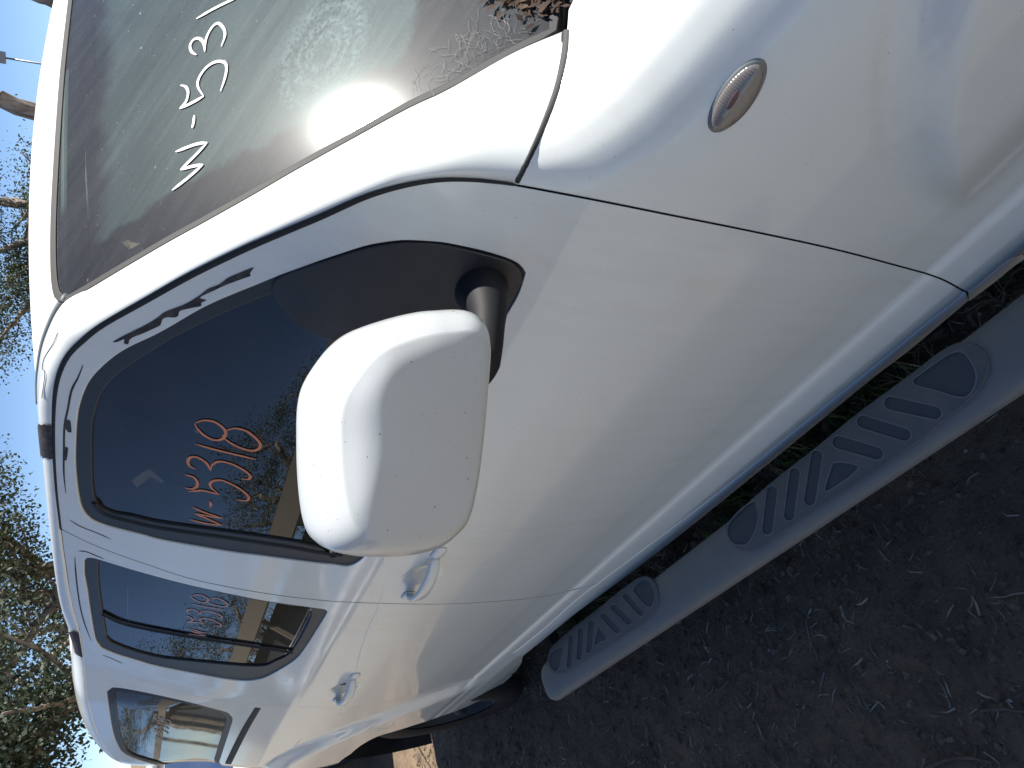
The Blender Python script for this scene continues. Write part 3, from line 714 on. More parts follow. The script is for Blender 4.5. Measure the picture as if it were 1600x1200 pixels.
# ---- wing mirror
mir = empty('wing_mirror'); mir.parent = fd
Mo = np.array([-.695, -1.115, 1.37]); ma = np.array([-.565,-.81,0.])/np.hypot(.565,.81); mz = np.array([.1308,-.0912,.9872]); mn = np.array([.81,-.565,-.16]); mn /= np.linalg.norm(mn)
def mplane(px, dn):
    d = rays(px); o = Mo+mn*dn; t = ((o-CAM)@mn)/(d@mn); p = CAM+d*t[:,None]-Mo; return np.stack([p@ma, p@mz], -1)
OUT = [(472,666),(473,740),(478,799),(487,840),(505,861),(533,869),(570,872),(629,870),(675,859),(702,840),(721,817),(737,762),(748,689),(755,625),(761,556),(761,529),(755,501),(739,487),(721,483),(693,484),(657,487),(606,499),(560,515),(528,538),(501,570),(482,602),(474,634),(472,666)]
FACE = [(562,660),(558,700),(554,762),(545,806),(540,828),(556,844),(590,848),(640,846),(682,832),(706,805),(718,765),(727,700),(733,640),(737,580),(735,535),(722,517),(692,512),(652,514),(610,526),(585,538),(572,556),(568,600),(562,660)]
oo = resample(mplane(cr(OUT,5)[:-1], .022), .004); ff = resample(mplane(cr(FACE,5)[:-1], .075), .004)
cm = (ff.min(0)+ff.max(0))/2
def polar(p, c, n=120):
    a_ = np.arctan2(p[:,1]-c[1], p[:,0]-c[0]); r_ = np.hypot(p[:,0]-c[0], p[:,1]-c[1]); o = np.argsort(a_)
    t = np.linspace(-math.pi, math.pi, n, endpoint=False); rr = np.interp(t, a_[o], r_[o], period=2*math.pi)
    return np.stack([c[0]+rr*np.cos(t), c[1]+rr*np.sin(t)], -1)
n = 168; oo[:,1] = cm[1]-.002+(oo[:,1]-cm[1])*.925; po = polar(oo, cm, n)
def mp3(q, dn): dn = np.asarray(dn, float).reshape(-1,1) if np.ndim(dn) else dn; return Mo + q[:,:1]*ma + q[:,1:]*mz + mn*dn
bt = po-cm; ang = np.arctan2(bt[:,1], bt[:,0])          # margin width round the rim: wide sloping top, tight elsewhere
def lobe(c, wd): d_ = np.abs((ang-c+math.pi)%(2*math.pi)-math.pi); return np.exp(-(d_/wd)**2)
wm = .026 + .030*lobe(math.pi/2, .85) + .014*lobe(math.pi, .8) + .006*lobe(0, .6)
SS = np.concatenate([np.linspace(1, .80, 22), np.linspace(.79, .03, 34)])
HH = []
for s_ in SS:
    q = cm+(po-cm)*s_; D = np.min(np.hypot(q[:,None,0]-po[None,:,0], q[:,None,1]-po[None,:,1])/wm[None,:], axis=1); D = np.clip(D, 0, 1)
    HH.append(.060*(1-(1-D)**1.75)**(1/1.75) + (.005*(1-s_**2)))
HH = np.array(HH)
for _ in range(26):
    H2 = HH.copy(); H2[1:-1] = .5*HH[1:-1] + .25*(HH[:-2]+HH[2:]); H2 = .5*H2 + .25*(np.roll(H2,1,1)+np.roll(H2,-1,1)); H2[0] = HH[0]
    k_ = np.clip((SS-.93)/.05, 0, 1)[:,None]; HH = HH*k_ + H2*(1-k_)
HH[-1] = HH[-2].mean()
rings = [mp3(cm+(po-cm)*.955, -.030), mp3(cm+(po-cm)*.985, -.020), mp3(cm+(po-cm)*.998, -.004)]
for s_, h_ in zip(SS, HH): rings.append(mp3(cm+(po-cm)*s_, .012+h_))
V = np.concatenate(rings)
F = [(i*n+j, i*n+(j+1)%n, (i+1)*n+(j+1)%n, (i+1)*n+j) for i in range(len(rings)-1) for j in range(n)] + [tuple((len(rings)-1)*n+j for j in range(n))]
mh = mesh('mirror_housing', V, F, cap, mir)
hb_ = [mp3(cm+(po-cm)*s_, dn) for s_, dn in ((.957,-.030),(.93,-.034),(.90,-.026),(.89,-.020))]
V = np.concatenate(hb_); F = [(i*n+(j+1)%n, i*n+j, (i+1)*n+j, (i+1)*n+(j+1)%n) for i in range(3) for j in range(n)]
mesh('mirror_bezel', V, F, blackp, mir)
mg = mat('silvered_mirror', (.8,.82,.84), .02, .5, metal=1.)
mesh('mirror_face', mp3(cm+(po-cm)*.895, -.021), [tuple(range(n))[::-1]], mg, mir, smooth=False)
# arm from the sail to the foot of the housing
def wpt(px, y): d = rays([px])[0]; return CAM + d*((y-CAM[1])/d[1])
arm = [wpt((742,428), -.855), wpt((750,440), -.885), wpt((758,458), -.925), wpt((763,488), -.96), wpt((762,520), -.99), wpt((760,550), -1.015), wpt((755,582), -1.04), wpt((744,608), -1.06)]
mb = MB(); mb.tube(cr3(arm, 5), list(np.interp(np.linspace(0,1,36), [0,.12,.28,.5,.8,1], [.062,.050,.033,.024,.021,.008])), 24, .9); am = mb.build('mirror_arm', mat('matt_black_plastic', (.014,.015,.017), .62, .3), mir)

# ---- writing on the glass
def strokes(name, polys, mapf, surf, width, m, parent, off):
    mb = MB()
    for q in polys:
        V_, N_ = line3([mapf(*p) for p in q], surf, off, step=3.); ribbon(mb, V_, N_, width, taper=True, h=.0004)
    return mb.build(name, m, parent)
TXT = [[(165,848),(240,880),(328,908)],[(328,908),(250,896),(178,882)],[(178,882),(250,912),(326,945)],[(326,945),(240,936),(152,915)],[(262,815),(266,832),(262,850)],
       [(145,765),(190,762),(225,760),(310,782)],[(310,782),(268,745),(262,722),(280,708),(320,705),(380,728),(440,765),(470,798),(455,815),(400,808)],[(125,745),(165,752),(190,738),(192,712),(170,688),(125,675)],
       [(182,645),(150,628),(142,602),(155,583),(190,582),(240,612),(264,654)],[(264,654),(272,625),(310,605),(375,618),(440,650),(480,685),(470,700),(428,698)],
       [(182,512),(300,545),(508,594)],
       [(182,400),(220,386),(280,392),(330,425),(345,455),(325,485),(280,490),(225,462),(190,425),(178,402)],[(345,440),(395,428),(460,445),(515,490),(532,520),(515,542),(470,546),(400,522),(345,488),(328,462)]]
strokes('marker_writing', TXT, lambda x, y: (250+x/3.4275, 550+y/3.4275), SIDE, .0058, orange, fd, -.0075)
strokes('marker_writing', TXT, lambda x, y: (288+(x-125)*.1640, 934+(y-385)*.1140), SIDE, .0052, pinkpen, rd, -.0075)
strokes('marker_writing', TXT, lambda x, y: (238+(x-125)*.070, 1124+(y-385)*.062), SIDE, .005, greypen, van, -.0075)
TW = [[(1078,1190),(1180,1110),(1272,1030)],[(1272,1030),(1200,1042),(1130,1062)],[(1130,1062),(1220,975),(1298,892)],[(1298,892),(1220,905),(1100,950)],[(1216,722),(1212,765),(1203,802)],
      [(1125,680),(1200,645),(1275,603)],[(1275,603),(1240,545),(1245,490),(1290,425),(1350,388),(1405,392),(1418,430),(1405,500),(1380,572)],[(1130,535),(1160,542),(1178,575),(1165,635),(1125,680)],
      [(1230,345),(1200,325),(1190,285),(1215,247),(1250,243),(1275,272),(1282,325)],[(1282,325),(1290,245),(1325,175),(1365,147),(1400,180),(1408,225),(1385,292)],[(1230,118),(1350,50),(1500,-22)]]
strokes('marker_writing', TW, lambda x, y: (x/4., y/4.), SCREEN, .0048, whitepen, wsc, .0008)

# ---- peeled primer, tape stubs, scuffs and scratches
def patch(name, px, m, parent, surf=SIDE, off=.0006):
    p = surf.ab(hit(segs(px+[px[0]], step=3.), surf)); return panel(name, surf, resample(p, .003), m, parent, off=off, flange=0, grid=.02)
z3 = lambda x, y: (160+x/6.154, 380+y/6.154)
patch('peeled_paint_strip', [z3(*p) for p in [(1460,230),(1420,290),(1430,310),(1350,340),(1200,395),(1080,450),(940,520),(1005,545),(950,570),(955,600),(860,620),(745,650),(735,690),(700,712),(620,710),(575,735),(560,785),(480,825),(380,870),(300,900),(260,930),(250,970),(205,960),(215,920),(150,945),(100,950),(180,900),(260,860),(420,780),(520,720),(600,660),(700,620),(800,580),(920,510),(1020,435),(1120,395),(1210,330),(1300,290),(1420,240)]], tape, fd)
z4 = lambda x, y: (40+x/4.2857, 440+y/4.2857)
patch('paint_chip', [z4(*p) for p in [(270,925),(300,930),(308,1010),(288,1008),(265,975)]], tape, fd)
patch('paint_chip', [z4(*p) for p in [(265,1105),(285,1110),(275,1195),(262,1198)]], tape, fd)
mb = MB()
for q, wd in (([(130,570),(122,590),(112,610),(106,640),(101,665),(100,700),(100,740),(103,770)], .0035), ([(109,812),(125,822),(150,832),(173,842)], .004)):
    V_, N_ = line3(q, SIDE, .0005, 3.); ribbon(mb, V_, N_, wd, True, .0003)
mb.build('peeled_trim_line', tape, fd)
mb = MB()
for q, wd in (([(123,861),(135,862),(162,873)], .005), ([(117,870),(119,900),(124,940),(131,970),(142,1000)], .0035), ([(160,1023),(175,1029),(192,1037)], .005)):
    V_, N_ = line3(q, SIDE, .0005, 3.); ribbon(mb, V_, N_, wd, True, .0003)
mb.build('peeled_trim_line', tape, rd)
# stubs of black tape where the roof rail feet were: laid on the lofted rail
def on_loft(i, t): 
    i0 = int(i); f = i-i0; j = t*(LR.shape[1]-1); j0 = int(min(j, LR.shape[1]-2)); g = j-j0
    a = LR[i0,j0]*(1-g)+LR[i0,j0+1]*g; b = LR[i0+1,j0]*(1-g)+LR[i0+1,j0+1]*g; return a*(1-f)+b*f
for xa, xb, t1 in ((-1.335,-1.455,.62),(-2.42,-2.62,.42)):
    idx = lambda x: float(np.interp(-x, -LR[KI:,4,0], np.arange(len(LR)-KI)))+KI
    ia, ib = idx(xa), idx(xb); V = []; nn2, mm2 = 10, 8
    for i in range(nn2+1):
        for j in range(mm2+1):
            jag = .05*mnoise.noise(Vector((i*.9, xa*9, 0)))
            p = on_loft(min(ia+(ib-ia)*i/nn2+.5*mnoise.noise(Vector((j*.8, xa*5, 3))), nI-2.01), max(0, min(.98, (t1+jag)*j/mm2)))
            V.append(p + np.array([0,-.0022,.0022]))
    F = [(i*(mm2+1)+j, i*(mm2+1)+j+1, (i+1)*(mm2+1)+j+1, (i+1)*(mm2+1)+j) for i in range(nn2) for j in range(mm2)]
    mesh('tape_stub', V, F, tape, van)
# hairline marks on the rail
mb = MB()
for q in ([(0.30,.55),(.9,.50),(2.0,.62),(2.6,.55),(2.7,.35),(4.2,.25)], ):
    pts = [on_loft(KI+1+a_*5, b_)+np.array([0,-.001,.001]) for a_, b_ in q]; mb.tube(cr3(pts, 4), .0006, 4)
mb.build('hairline_scratch', tape, van)
# pale scratches
mb = MB()
for q in ([(600,920),(588,955),(572,990),(560,1030),(553,1058)],):
    V_, N_ = line3(q, SIDE, .0003, 4.); ribbon(mb, V_, N_, .003, True, .0002)
for q in ([(545,1062),(538,1075)],[(536,1085),(542,1092),(534,1100)]):
    V_, N_ = line3(q, SIDE, .0004, 3.); ribbon(mb, V_, N_, .005, True, .0002)
mb.build('scratch_mark', scratch, rd)
mb = MB()
for q in ([(534,1106),(533,1116),(538,1122)],[(593,1120),(592,1128),(580,1138),(573,1141)],[(582,1142),(592,1139),(608,1137),(616,1130)],[(459,1172),(463,1163),(471,1155)]):
    mb = MB(); V_, N_ = line3(q, SIDE, .0004, 3.); ribbon(mb, V_, N_, .005, True, .0002); mb.build('scratch_mark', scratch, van)
# sliding trim groove beneath the rear side window
mb = MB(); V_, N_ = line3([(403,1106),(385,1136),(370,1165),(354,1198)], SIDE, .0008, 5.)
ext = V_[-1]+(V_[-1]-V_[-2])/np.linalg.norm(V_[-1]-V_[-2])*.12; V_ = np.vstack([V_, ext]); N_ = np.vstack([N_, N_[-1]])
ribbon(mb, V_, N_, [.020,.024,.026,.026], h=.0015); mb.build('trim_groove', rubber, van)

# ---- step bar with tread pads
bar = []
xs = list(np.linspace(-2.50, -.30, 50)) + [-.22, -.15, -.09, -.05]
xs = [-2.535,-2.53,-2.52] + xs
for i, x in enumerate(xs):
    yc = -1.062 + (.0 if x < -.35 else .9*(x+.35)**2); s_ = [.25,.62,.88][i] if i < 3 else 1.
    sec = []
    for k in range(28):
        a_ = 2*math.pi*k/28; ca, sa = math.cos(a_), math.sin(a_)
        y = yc + .066*s_*math.copysign(abs(ca)**.85, ca); z = STEPZ-.034-.0015 + .034*s_*math.copysign(abs(sa)**.85, sa)
        sec.append((x, y, z))
    bar.append(sec)
V = np.array(bar).reshape(-1,3); m_ = 28
F = [(i*m_+j, (i+1)*m_+j, (i+1)*m_+(j+1)%m_, i*m_+(j+1)%m_) for i in range(len(xs)-1) for j in range(m_)] + [tuple(range(m_)), tuple((len(xs)-1)*m_+k for k in range(m_))[::-1]]
sb = mesh('side_step', V, F, step_m, van)
bm = bmesh.new(); bm.from_mesh(sb.data); bmesh.ops.recalc_face_normals(bm, faces=bm.faces); bm.to_mesh(sb.data); bm.free()
def capsule(p, q, hw):
    p, q = np.array(p, float), np.array(q, float); d = (q-p)/np.linalg.norm(q-p); nn = np.array([-d[1], d[0]]); o = []
    for k in range(9): a_ = math.pi*k/8; o.append(q + hw*(nn*math.cos(a_)+d*math.sin(a_)))
    for k in range(9): a_ = math.pi*k/8; o.append(p - hw*(nn*math.cos(a_)+d*math.sin(a_)))
    return [tuple(t) for t in o]
def pad(outline, slots, f):
    o2 = STEPT.ab(hit(cr([f(*p) for p in outline]+[f(*outline[0])], 5)[:-1], STEPT)); o2 = resample(o2, .008)
    hs_ = [resample(STEPT.ab(hit(cr([f(*p) for p in s]+[f(*s[0])], 3)[:-1], STEPT)), .004) for s in slots]
    pd = panel('tread_pad', STEPT, o2, pad_m, sb, holes=hs_, off=.0035, flange=.006, grid=.02, chamfer=.001)
    for h in hs_:
        sp_ = panel('tread_slot', STEPT, inset(h, -.001), slot_m, pd, off=.0008, flange=0, grid=.015)
    mb = MB()
    for h in hs_:
        V_, N_ = STEPT.lift(np.vstack([h, h[:1]])); ribbon(mb, V_+N_*.0036, N_, .0028, False, .0009)
    mb.build('slot_rim', rim_m, pd)
    V_, N_ = STEPT.lift(np.vstack([inset(o2,.002), inset(o2,.002)[:1]])); mb = MB(); ribbon(mb, V_+N_*.0036, N_, .003, False, .0006); mb.build('pad_rim', pad_m, pd)
f3 = lambda x, y: (1100+x/2.308, 380+y/2.308)
pad([(80,1030),(100,1080),(145,1106),(205,1096),(300,1030),(400,960),(520,885),(640,805),(760,722),(880,628),(960,560),(1010,500),(1030,440),(1005,382),(940,360),(870,385),(750,475),(560,615),(400,745),(290,830),(200,905),(115,985)],
    [[(760,492),(830,440),(895,398),(940,396),(975,440),(986,492),(962,545),(920,555),(840,532),(765,512)],
     capsule((678,578),(838,612),25), capsule((578,645),(728,690),24), capsule((490,718),(628,758),24),
     [(468,792),(510,790),(560,803),(540,832),(500,862),(440,892)], capsule((412,768),(385,925),22), capsule((332,830),(310,982),20), capsule((250,895),(232,1032),20),
     [(188,930),(200,980),(190,1030),(165,1078),(140,1088),(108,1082),(88,1045),(100,1000),(150,950)]], f3)
f4 = lambda x, y: (800+x/4., 900+y/4.)
pad([(225,540),(245,592),(285,606),(345,590),(450,525),(560,458),(680,382),(800,302),(885,225),(918,150),(905,60),(865,12),(810,8),(700,80),(600,160),(500,240),(400,315),(300,400),(245,455)],
    [[(760,92),(795,45),(840,22),(870,40),(898,110),(885,180),(850,192),(790,130)], capsule((715,128),(812,232),20), capsule((645,198),(735,285),22), capsule((580,252),(662,340),22),
     [(545,318),(570,345),(600,392),(560,412),(522,432)], capsule((503,290),(487,465),18), capsule((437,340),(425,510),18), capsule((378,385),(362,560),16),
     [(325,440),(318,500),(300,580),(275,598),(245,565),(235,520),(260,470)]], f4)
for x in (-2.47, -.30):
    mb = MB(); mb.tube([(x,-1.05,.30),(x,-.95,.28),(x,-.80,.30)], .018, 10); mb.build('step_bracket', blackp, sb)

# ---- underbody, wheel housings, wheels
mb = MB(); mb.box((-2.9,-.80,.26),(-.62,.84,.32)); mb.box((-4.2,-.5,.28),(.6,.5,.42)); mb.build('floor_pan', dark, van, smooth=False)
def lathe(prof, n=48, axis='y'):
    V = []; F = []; m_ = len(prof)
    for k in range(n):
        a_ = 2*math.pi*k/n
        for r_, y in prof: V.append((r_*math.cos(a_), y, r_*math.sin(a_)))
    for k in range(n):
        for j in range(m_-1): F.append((k*m_+j, k*m_+j+1, ((k+1)%n)*m_+j+1, ((k+1)%n)*m_+j))
    return V, F
for cx_, hr in ((FC[0], .475), (-3.60, .64)):
    for sy in (-1, 1):
        V = []; F = []; nn2 = 30
        for k in range(nn2+1):
            a_ = math.pi*(-.08+1.16*k/nn2)
            for y in (.915, .62): V.append((cx_+hr*math.cos(a_), sy*y, .35+(hr*.8+.09)*math.sin(a_)))
            V.append((cx_, sy*.6, .40))
        for k in range(nn2): F += [(k*3,k*3+1,(k+1)*3+1,(k+1)*3), (k*3+1,k*3+2,(k+1)*3+2,(k+1)*3+1)]
        mesh('wheel_housing', V, F, blackp, van, smooth=False)
tp = [(.215,-.10),(.235,-.108),(.28,-.112),(.315,-.108),(.335,-.098),(.345,-.075),(.348,-.072),(.348,-.05),(.341,-.048),(.341,-.044),(.349,-.042),(.349,-.004),(.342,-.002),(.342,.002),(.349,.004),(.349,.042),(.341,.044),(.341,.048),(.348,.05),(.348,.072),(.345,.075),(.335,.098),(.28,.112),(.215,.10)]
tv, tf = lathe(tp, 64)
rv, rf = lathe([(.0,-.045),(.06,-.05),(.065,-.03),(.07,-.02),(.20,-.015),(.212,-.09),(.222,-.100),(.218,-.088),(.205,-.02),(.205,.1)], 48)
def wheel(cx_, sy, first=[]):
    w_ = empty('road_wheel', (cx_, sy*(.755 if cx_ > -1 else .825), .349)); w_.parent = van
    if sy > 0: w_.rotation_euler = (0,0,math.pi)
    if not first:
        a_ = mesh('tyre', tv, tf, tyre_m, w_); b_ = mesh('wheel_rim', rv, rf, chrome, w_)
        mb = MB()
        for k in range(5):
            q = 2*math.pi*k/5; c, s = math.cos(q), math.sin(q)
            prof = [(.05,.028,-.055),(.12,.022,-.072),(.205,.030,-.085)]; V = []
            for r_, hw, y in prof:
                for o_, yy in ((-hw, y+.02),(-hw*.7, y),(hw*.7, y),(hw, y+.02)): V.append((r_*c-o_*s, yy, r_*s+o_*c))
            F = [(i*4+j, i*4+j+1, (i+1)*4+j+1, (i+1)*4+j) for i in range(2) for j in range(3)]; mb.add(V, F)
        c_ = mb.build('wheel_spokes', chrome, w_); first += [a_, b_, c_]
    else:
        for o in first: q = o.copy(); q.parent = w_; C.objects.link(q)
for cx_ in (FC[0], -3.48):
    for sy in (-1, 1): wheel(cx_, sy)

# ---- the far side and ends of the body (plain, out of the picture)
lowf = SIDE.from_xz([(x, .37) for x in np.linspace(-2.55,-.55,40)] + [(FC[0]+.45*math.cos(t), FC[1]+.45*math.sin(t)) for t in np.linspace(math.pi,0.05,30)] + [(.70,.40),(.78,.60),(.80,.78)]
      + [(x, float(ZSx(np.array([x])))-.03) for x in np.linspace(.75,-.40,30)] + [(-.50,1.21),(-.62,1.33),(-.85,1.55),(-1.05,1.72),(-1.2,1.75)] + [(x, float(gz(x)) if x < -2.5 else Gtop_end[2]+.006) for x in np.linspace(-1.3,-4.03,60)]
      + [(-4.14,1.45),(-4.25,1.2),(-4.29,.9),(-4.28,.6),(-4.24,.42)] + [(RC[0]+.45*math.cos(t), RC[1]+.45*math.sin(t)) for t in np.linspace(math.pi,0.05,30)])
panel('far_side_body', SIDE, resample(lowf, .02), paint, van, holes=[op1, op2, op3], mirror=True, grid=.04)
for op_, gl_ in ((op1,gl1),(op2,gl2),(op3,gl3)):
    panel('window_glass', SIDE, inset(op_, -.004), tint, van, off=-.009, flange=0, grid=.06, mirror=True)
gridmesh('far_side_frame', withlips(LR), paint, van, flip=True, mirror=True)
# tail: closes the rear between the quarter panels
tz = [.40,.60,.90,1.05,1.2,1.45,1.53,1.60,1.64]; tx = [-4.24,-4.28,-4.29,-4.28,-4.25,-4.15,-4.10,-4.07,-4.05]
rows = []
for z, x in zip(tz, tx):
    we = float(W(x, z)) if z < 1.54 else .62; rows.append([(x-.10*(1-(y/we)**2), y, z) for y in np.linspace(-we, we, 25)])
gridmesh('tailgate', np.array(rows), paint, van, flip=False)
rw = np.array([[ (x-.10*(1-(y/.6)**2)-.006, y, z) for y in np.linspace(-.6,.6,15)] for z, x in ((1.10,-4.27),(1.2,-4.25),(1.35,-4.19),(1.5,-4.12))]); gridmesh('rear_window', rw, tint, van)
# nose
rows = []
for z, x, w_ in ((.28,.80,.70),(.34,.88,.78),(.50,.92,.80),(.62,.90,.80),(.78,.86,.78),(.90,.80,.74)):
    rows.append([(x-.18*(y/w_)**4-.04*(y/w_)**2, y, z) for y in np.linspace(-w_, w_, 25)])
gridmesh('front_bumper', np.array(rows), paint, van, flip=True)
gr = np.array([[(x-.04*(y/.78)**2+.006, y, z) for y in np.linspace(-.36,.36,9)] for z, x in ((.64,.897),(.74,.87),(.80,.853))]); gridmesh('grille', gr, blackp, van, flip=True)
for sy in (-1,1):
    hl = np.array([[(x-.18*(y/.78)**4-.04*(y/.78)**2+.008, sy*y, z) for y in np.linspace(.42,.74,9)] for z, x in ((.64,.895),(.74,.87),(.83,.845))]); gridmesh('headlight', hl, lampm, van, flip=sy>0)

# ---- interior
mb = MB(); mb.box((-3.9,-.85,.40),(-.35,.85,.44)); mb.build('cabin_floor', interior, van, smooth=False)
for sy in (-1, 1):
    mb = MB(); mb.box((-2.75,min(sy*.86,sy*.88),.30),(-.52,max(sy*.86,sy*.88),1.10)); mb.build('door_trim', interior, van, smooth=False)
    mb = MB(); mb.box((-4.05,min(sy*.80,sy*.82),.42),(-2.76,max(sy*.80,sy*.82),1.10)); mb.build('side_trim', interior, van, smooth=False)
mb = MB(); mb.box((-.36,-.80,.40),(-.34,.80,1.12)); mb.build('firewall', interior, van, smooth=False)
dash = []
for y in np.linspace(-.76,.76,25):
    dash.append([(-.30,y,.6),(-.30,y,1.08),(-.42,y,1.10),(-.62,y,1.08),(-.74,y,1.03),(-.78,y,.92),(-.70,y,.65)])
gridmesh('dashboard', np.array(dash), interior, van, flip=True)
def seat(x, y):
    s = empty('front_seat' if x > -1.6 else 'rear_seat', (x, y, .44)); s.parent = van
    def slab(name, pts, hw, th):
        V = []; n = len(pts)
        for i, (px_, pz_) in enumerate(pts):
            for sy, k in ((-1,1),(-.86,1.35),(.86,1.35),(1,1)): V.append((px_, sy*hw, pz_+0))
        o = mesh(name, V, [(i*4+j,i*4+j+1,(i+1)*4+j+1,(i+1)*4+j) for i in range(n-1) for j in range(3)], cloth, s)
        md = o.modifiers.new('thick', 'SOLIDIFY'); md.thickness = th; md.offset = 0
        md = o.modifiers.new('soft', 'SUBSURF'); md.levels = 2; md.render_levels = 2
    slab('seat_cushion', [(.26,.26),(.10,.30),(-.12,.27),(-.24,.25)], .25, .13)
    slab('backrest', [(-.22,.22),(-.28,.50),(-.33,.75),(-.37,.84)], .24, .12)
    slab('headrest', [(-.37,.90),(-.385,.98),(-.40,1.06)], .13, .09)
for x in (-1.25, -2.15, -3.0):
    for y in (-.40, .40): seat(x, y)
sw = empty('steering_wheel', (-.86,-.38,1.06)); sw.parent = van; sw.rotation_euler = (0, R(-62), 0)
mb = MB(); mb.tube([(.19*math.cos(t), .19*math.sin(t), 0) for t in np.linspace(0, 2*math.pi, 41)], .014, 10, capend=False); mb.build('steering_rim', blackp, sw)
mb = MB(); mb.tube([(-.18,0,0),(0,0,-.02),(.18,0,0)], .018, 8); mb.tube([(0,-.18,0),(0,0,-.02),(0,.18,0)], .018, 8); mb.tube([(0,0,-.15),(0,0,.02)], .05, 14); mb.build('steering_boss', blackp, sw)

# ================================================================== around the van
bark = mat('gum_bark', (.24,.21,.18), .9, .15)
v = coords(bark, (2,2,.5)); L(bark, mixc(bark, ramp(bark, nz(bark, v, 3, 7, .7), [(.4,0.),(.62,1.)]), (.13,.105,.09), (.40,.36,.31)), P(bark).inputs['Base Color'])
def leafmat(name, a, b):
    m = mat(name, a, .55, .3); v = coords(m); L(m, mixc(m, ramp(m, nz(m, v, 1.3, 4, .7), [(.35,0.),(.65,1.)]), a, b), P(m).inputs['Base Color'])
    t = N(m, 'ShaderNodeBsdfTranslucent'); t.inputs[0].default_value = (*[c*1.1 for c in b], 1); x = N(m, 'ShaderNodeMixShader'); x.inputs[0].default_value = .3
    L(m, P(m).outputs[0], x.inputs[1]); L(m, t.outputs[0], x.inputs[2]); L(m, x.outputs[0], m.node_tree.nodes['Material Output'].inputs[0]); return m
leaf1 = leafmat('gum_leaf_olive', (.032,.050,.025), (.076,.096,.044)); leaf2 = leafmat('gum_leaf_grey_green', (.036,.054,.034), (.074,.096,.060))
def at_head(u, d, z=0.):
    """ground point d metres away, in the compass direction of picture column u"""
    th = HEAD + math.atan2(u-600, 1342.); return Vector((CAM[0]-d*math.cos(th), CAM[1]+d*math.sin(th), z))
def gum(name, base, limbs, crowns, nleaf, lm, label, seed, group=None, minz=2.2):
    """limbs: (points, r0, r1) relative to base; crowns: (centre, radius xyz, share)"""
    rnd = random.Random(seed); t = empty(name, base); tag(t, label, 'tree', group)
    mb = MB(); tips = []
    def limb(pts, r0, r1, lvl):
        c = cr3(pts, 5); n = len(c)
        c = [Vector(p)+Vector((rnd.uniform(-1,1), rnd.uniform(-1,1), rnd.uniform(-.5,.5)))*r0*.25 for p in c]
        mb.tube(c, list(np.linspace(r0, r1, n)), 10 if r0 > .1 else 6)
        return c
    for pts, r0, r1 in limbs:
        c = limb(pts, r0, r1, 0)
        for k in range(3, len(c), 3):
            if c[k].z < minz: continue
            for _ in range(2):
                a = rnd.uniform(0, 6.28); ln = rnd.uniform(.8, 1.9); up = rnd.uniform(-.1, .9)
                m1 = c[k]+Vector((math.cos(a), math.sin(a), up*.7))*ln*.5; m2 = c[k]+Vector((math.cos(a)*1.05, math.sin(a)*.95, up))*ln + Vector((0,0,rnd.uniform(-.2,.3)))
                rr = max(.012, (r0+(r1-r0)*k/len(c))*.30); d = limb([c[k], m1, m2], rr, rr*.35, 1); tips.append(m2); tips.append(m1)
    cl = []
    for cc, rd, n in crowns:
        cc = Vector(cc)
        for _ in range(n):
            p = Vector((rnd.gauss(0,1), rnd.gauss(0,1), rnd.gauss(0,1))); p.normalize(); p *= rnd.uniform(.25, 1)**.5
            p = cc + Vector((p.x*rd[0], p.y*rd[1], p.z*rd[2])); cl.append(p)
            near = min(tips, key=lambda q: (q-p).length) if tips else cc
            if (near-p).length < 3.2:
                mid = (near+p)*.5+Vector((rnd.uniform(-.2,.2), rnd.uniform(-.2,.2), .15)); mb.tube([near, mid, p], [.022,.014,.006], 5)
    mb.build('trunk', bark, t)
    cl += tips; V = []; F = []
    per = max(1, nleaf//len(cl))
    for p in cl:
        sz = rnd.uniform(.22, .50)
        for _ in range(per):
            q = p + Vector((rnd.gauss(0,1)*sz, rnd.gauss(0,1)*sz, rnd.gauss(0,.75)*sz*.8 - .1))
            a = rnd.uniform(0, 6.28); ln = rnd.uniform(.055, .12); wd = ln*rnd.uniform(.18, .34); dn = Vector((math.cos(a)*.6, math.sin(a)*.6, rnd.uniform(-1.2, .3))).normalized()
            b = rnd.uniform(0, 6.28); sd = dn.cross(Vector((math.cos(b), math.sin(b), .3))).normalized()
            k = len(V); V += [q, q+dn*ln*.5+sd*wd, q+dn*ln, q+dn*ln*.5-sd*wd]; F.append((k,k+1,k+2,k+3))
    mesh('crown', V, F, lm, t, smooth=False)
    return t
def v3(*a): return Vector(a)
def across(u): th = HEAD + math.atan2(u-600, 1342.); return Vector((math.sin(th), math.cos(th), 0))     # picture-right at that bearing
def P_(u, d, pts, dep=0.):          # limb points given as (metres to picture right, height, metres back)
    a = across(u); b = Vector((-a.y, a.x, 0)); return [a*p[0] + Vector((0,0,p[1])) + b*(p[2] if len(p) > 2 else 0) for p in pts]
def cw_(u, lst): return [(P_(u, 0, [c])[0], r, n) for c, r, n in lst]
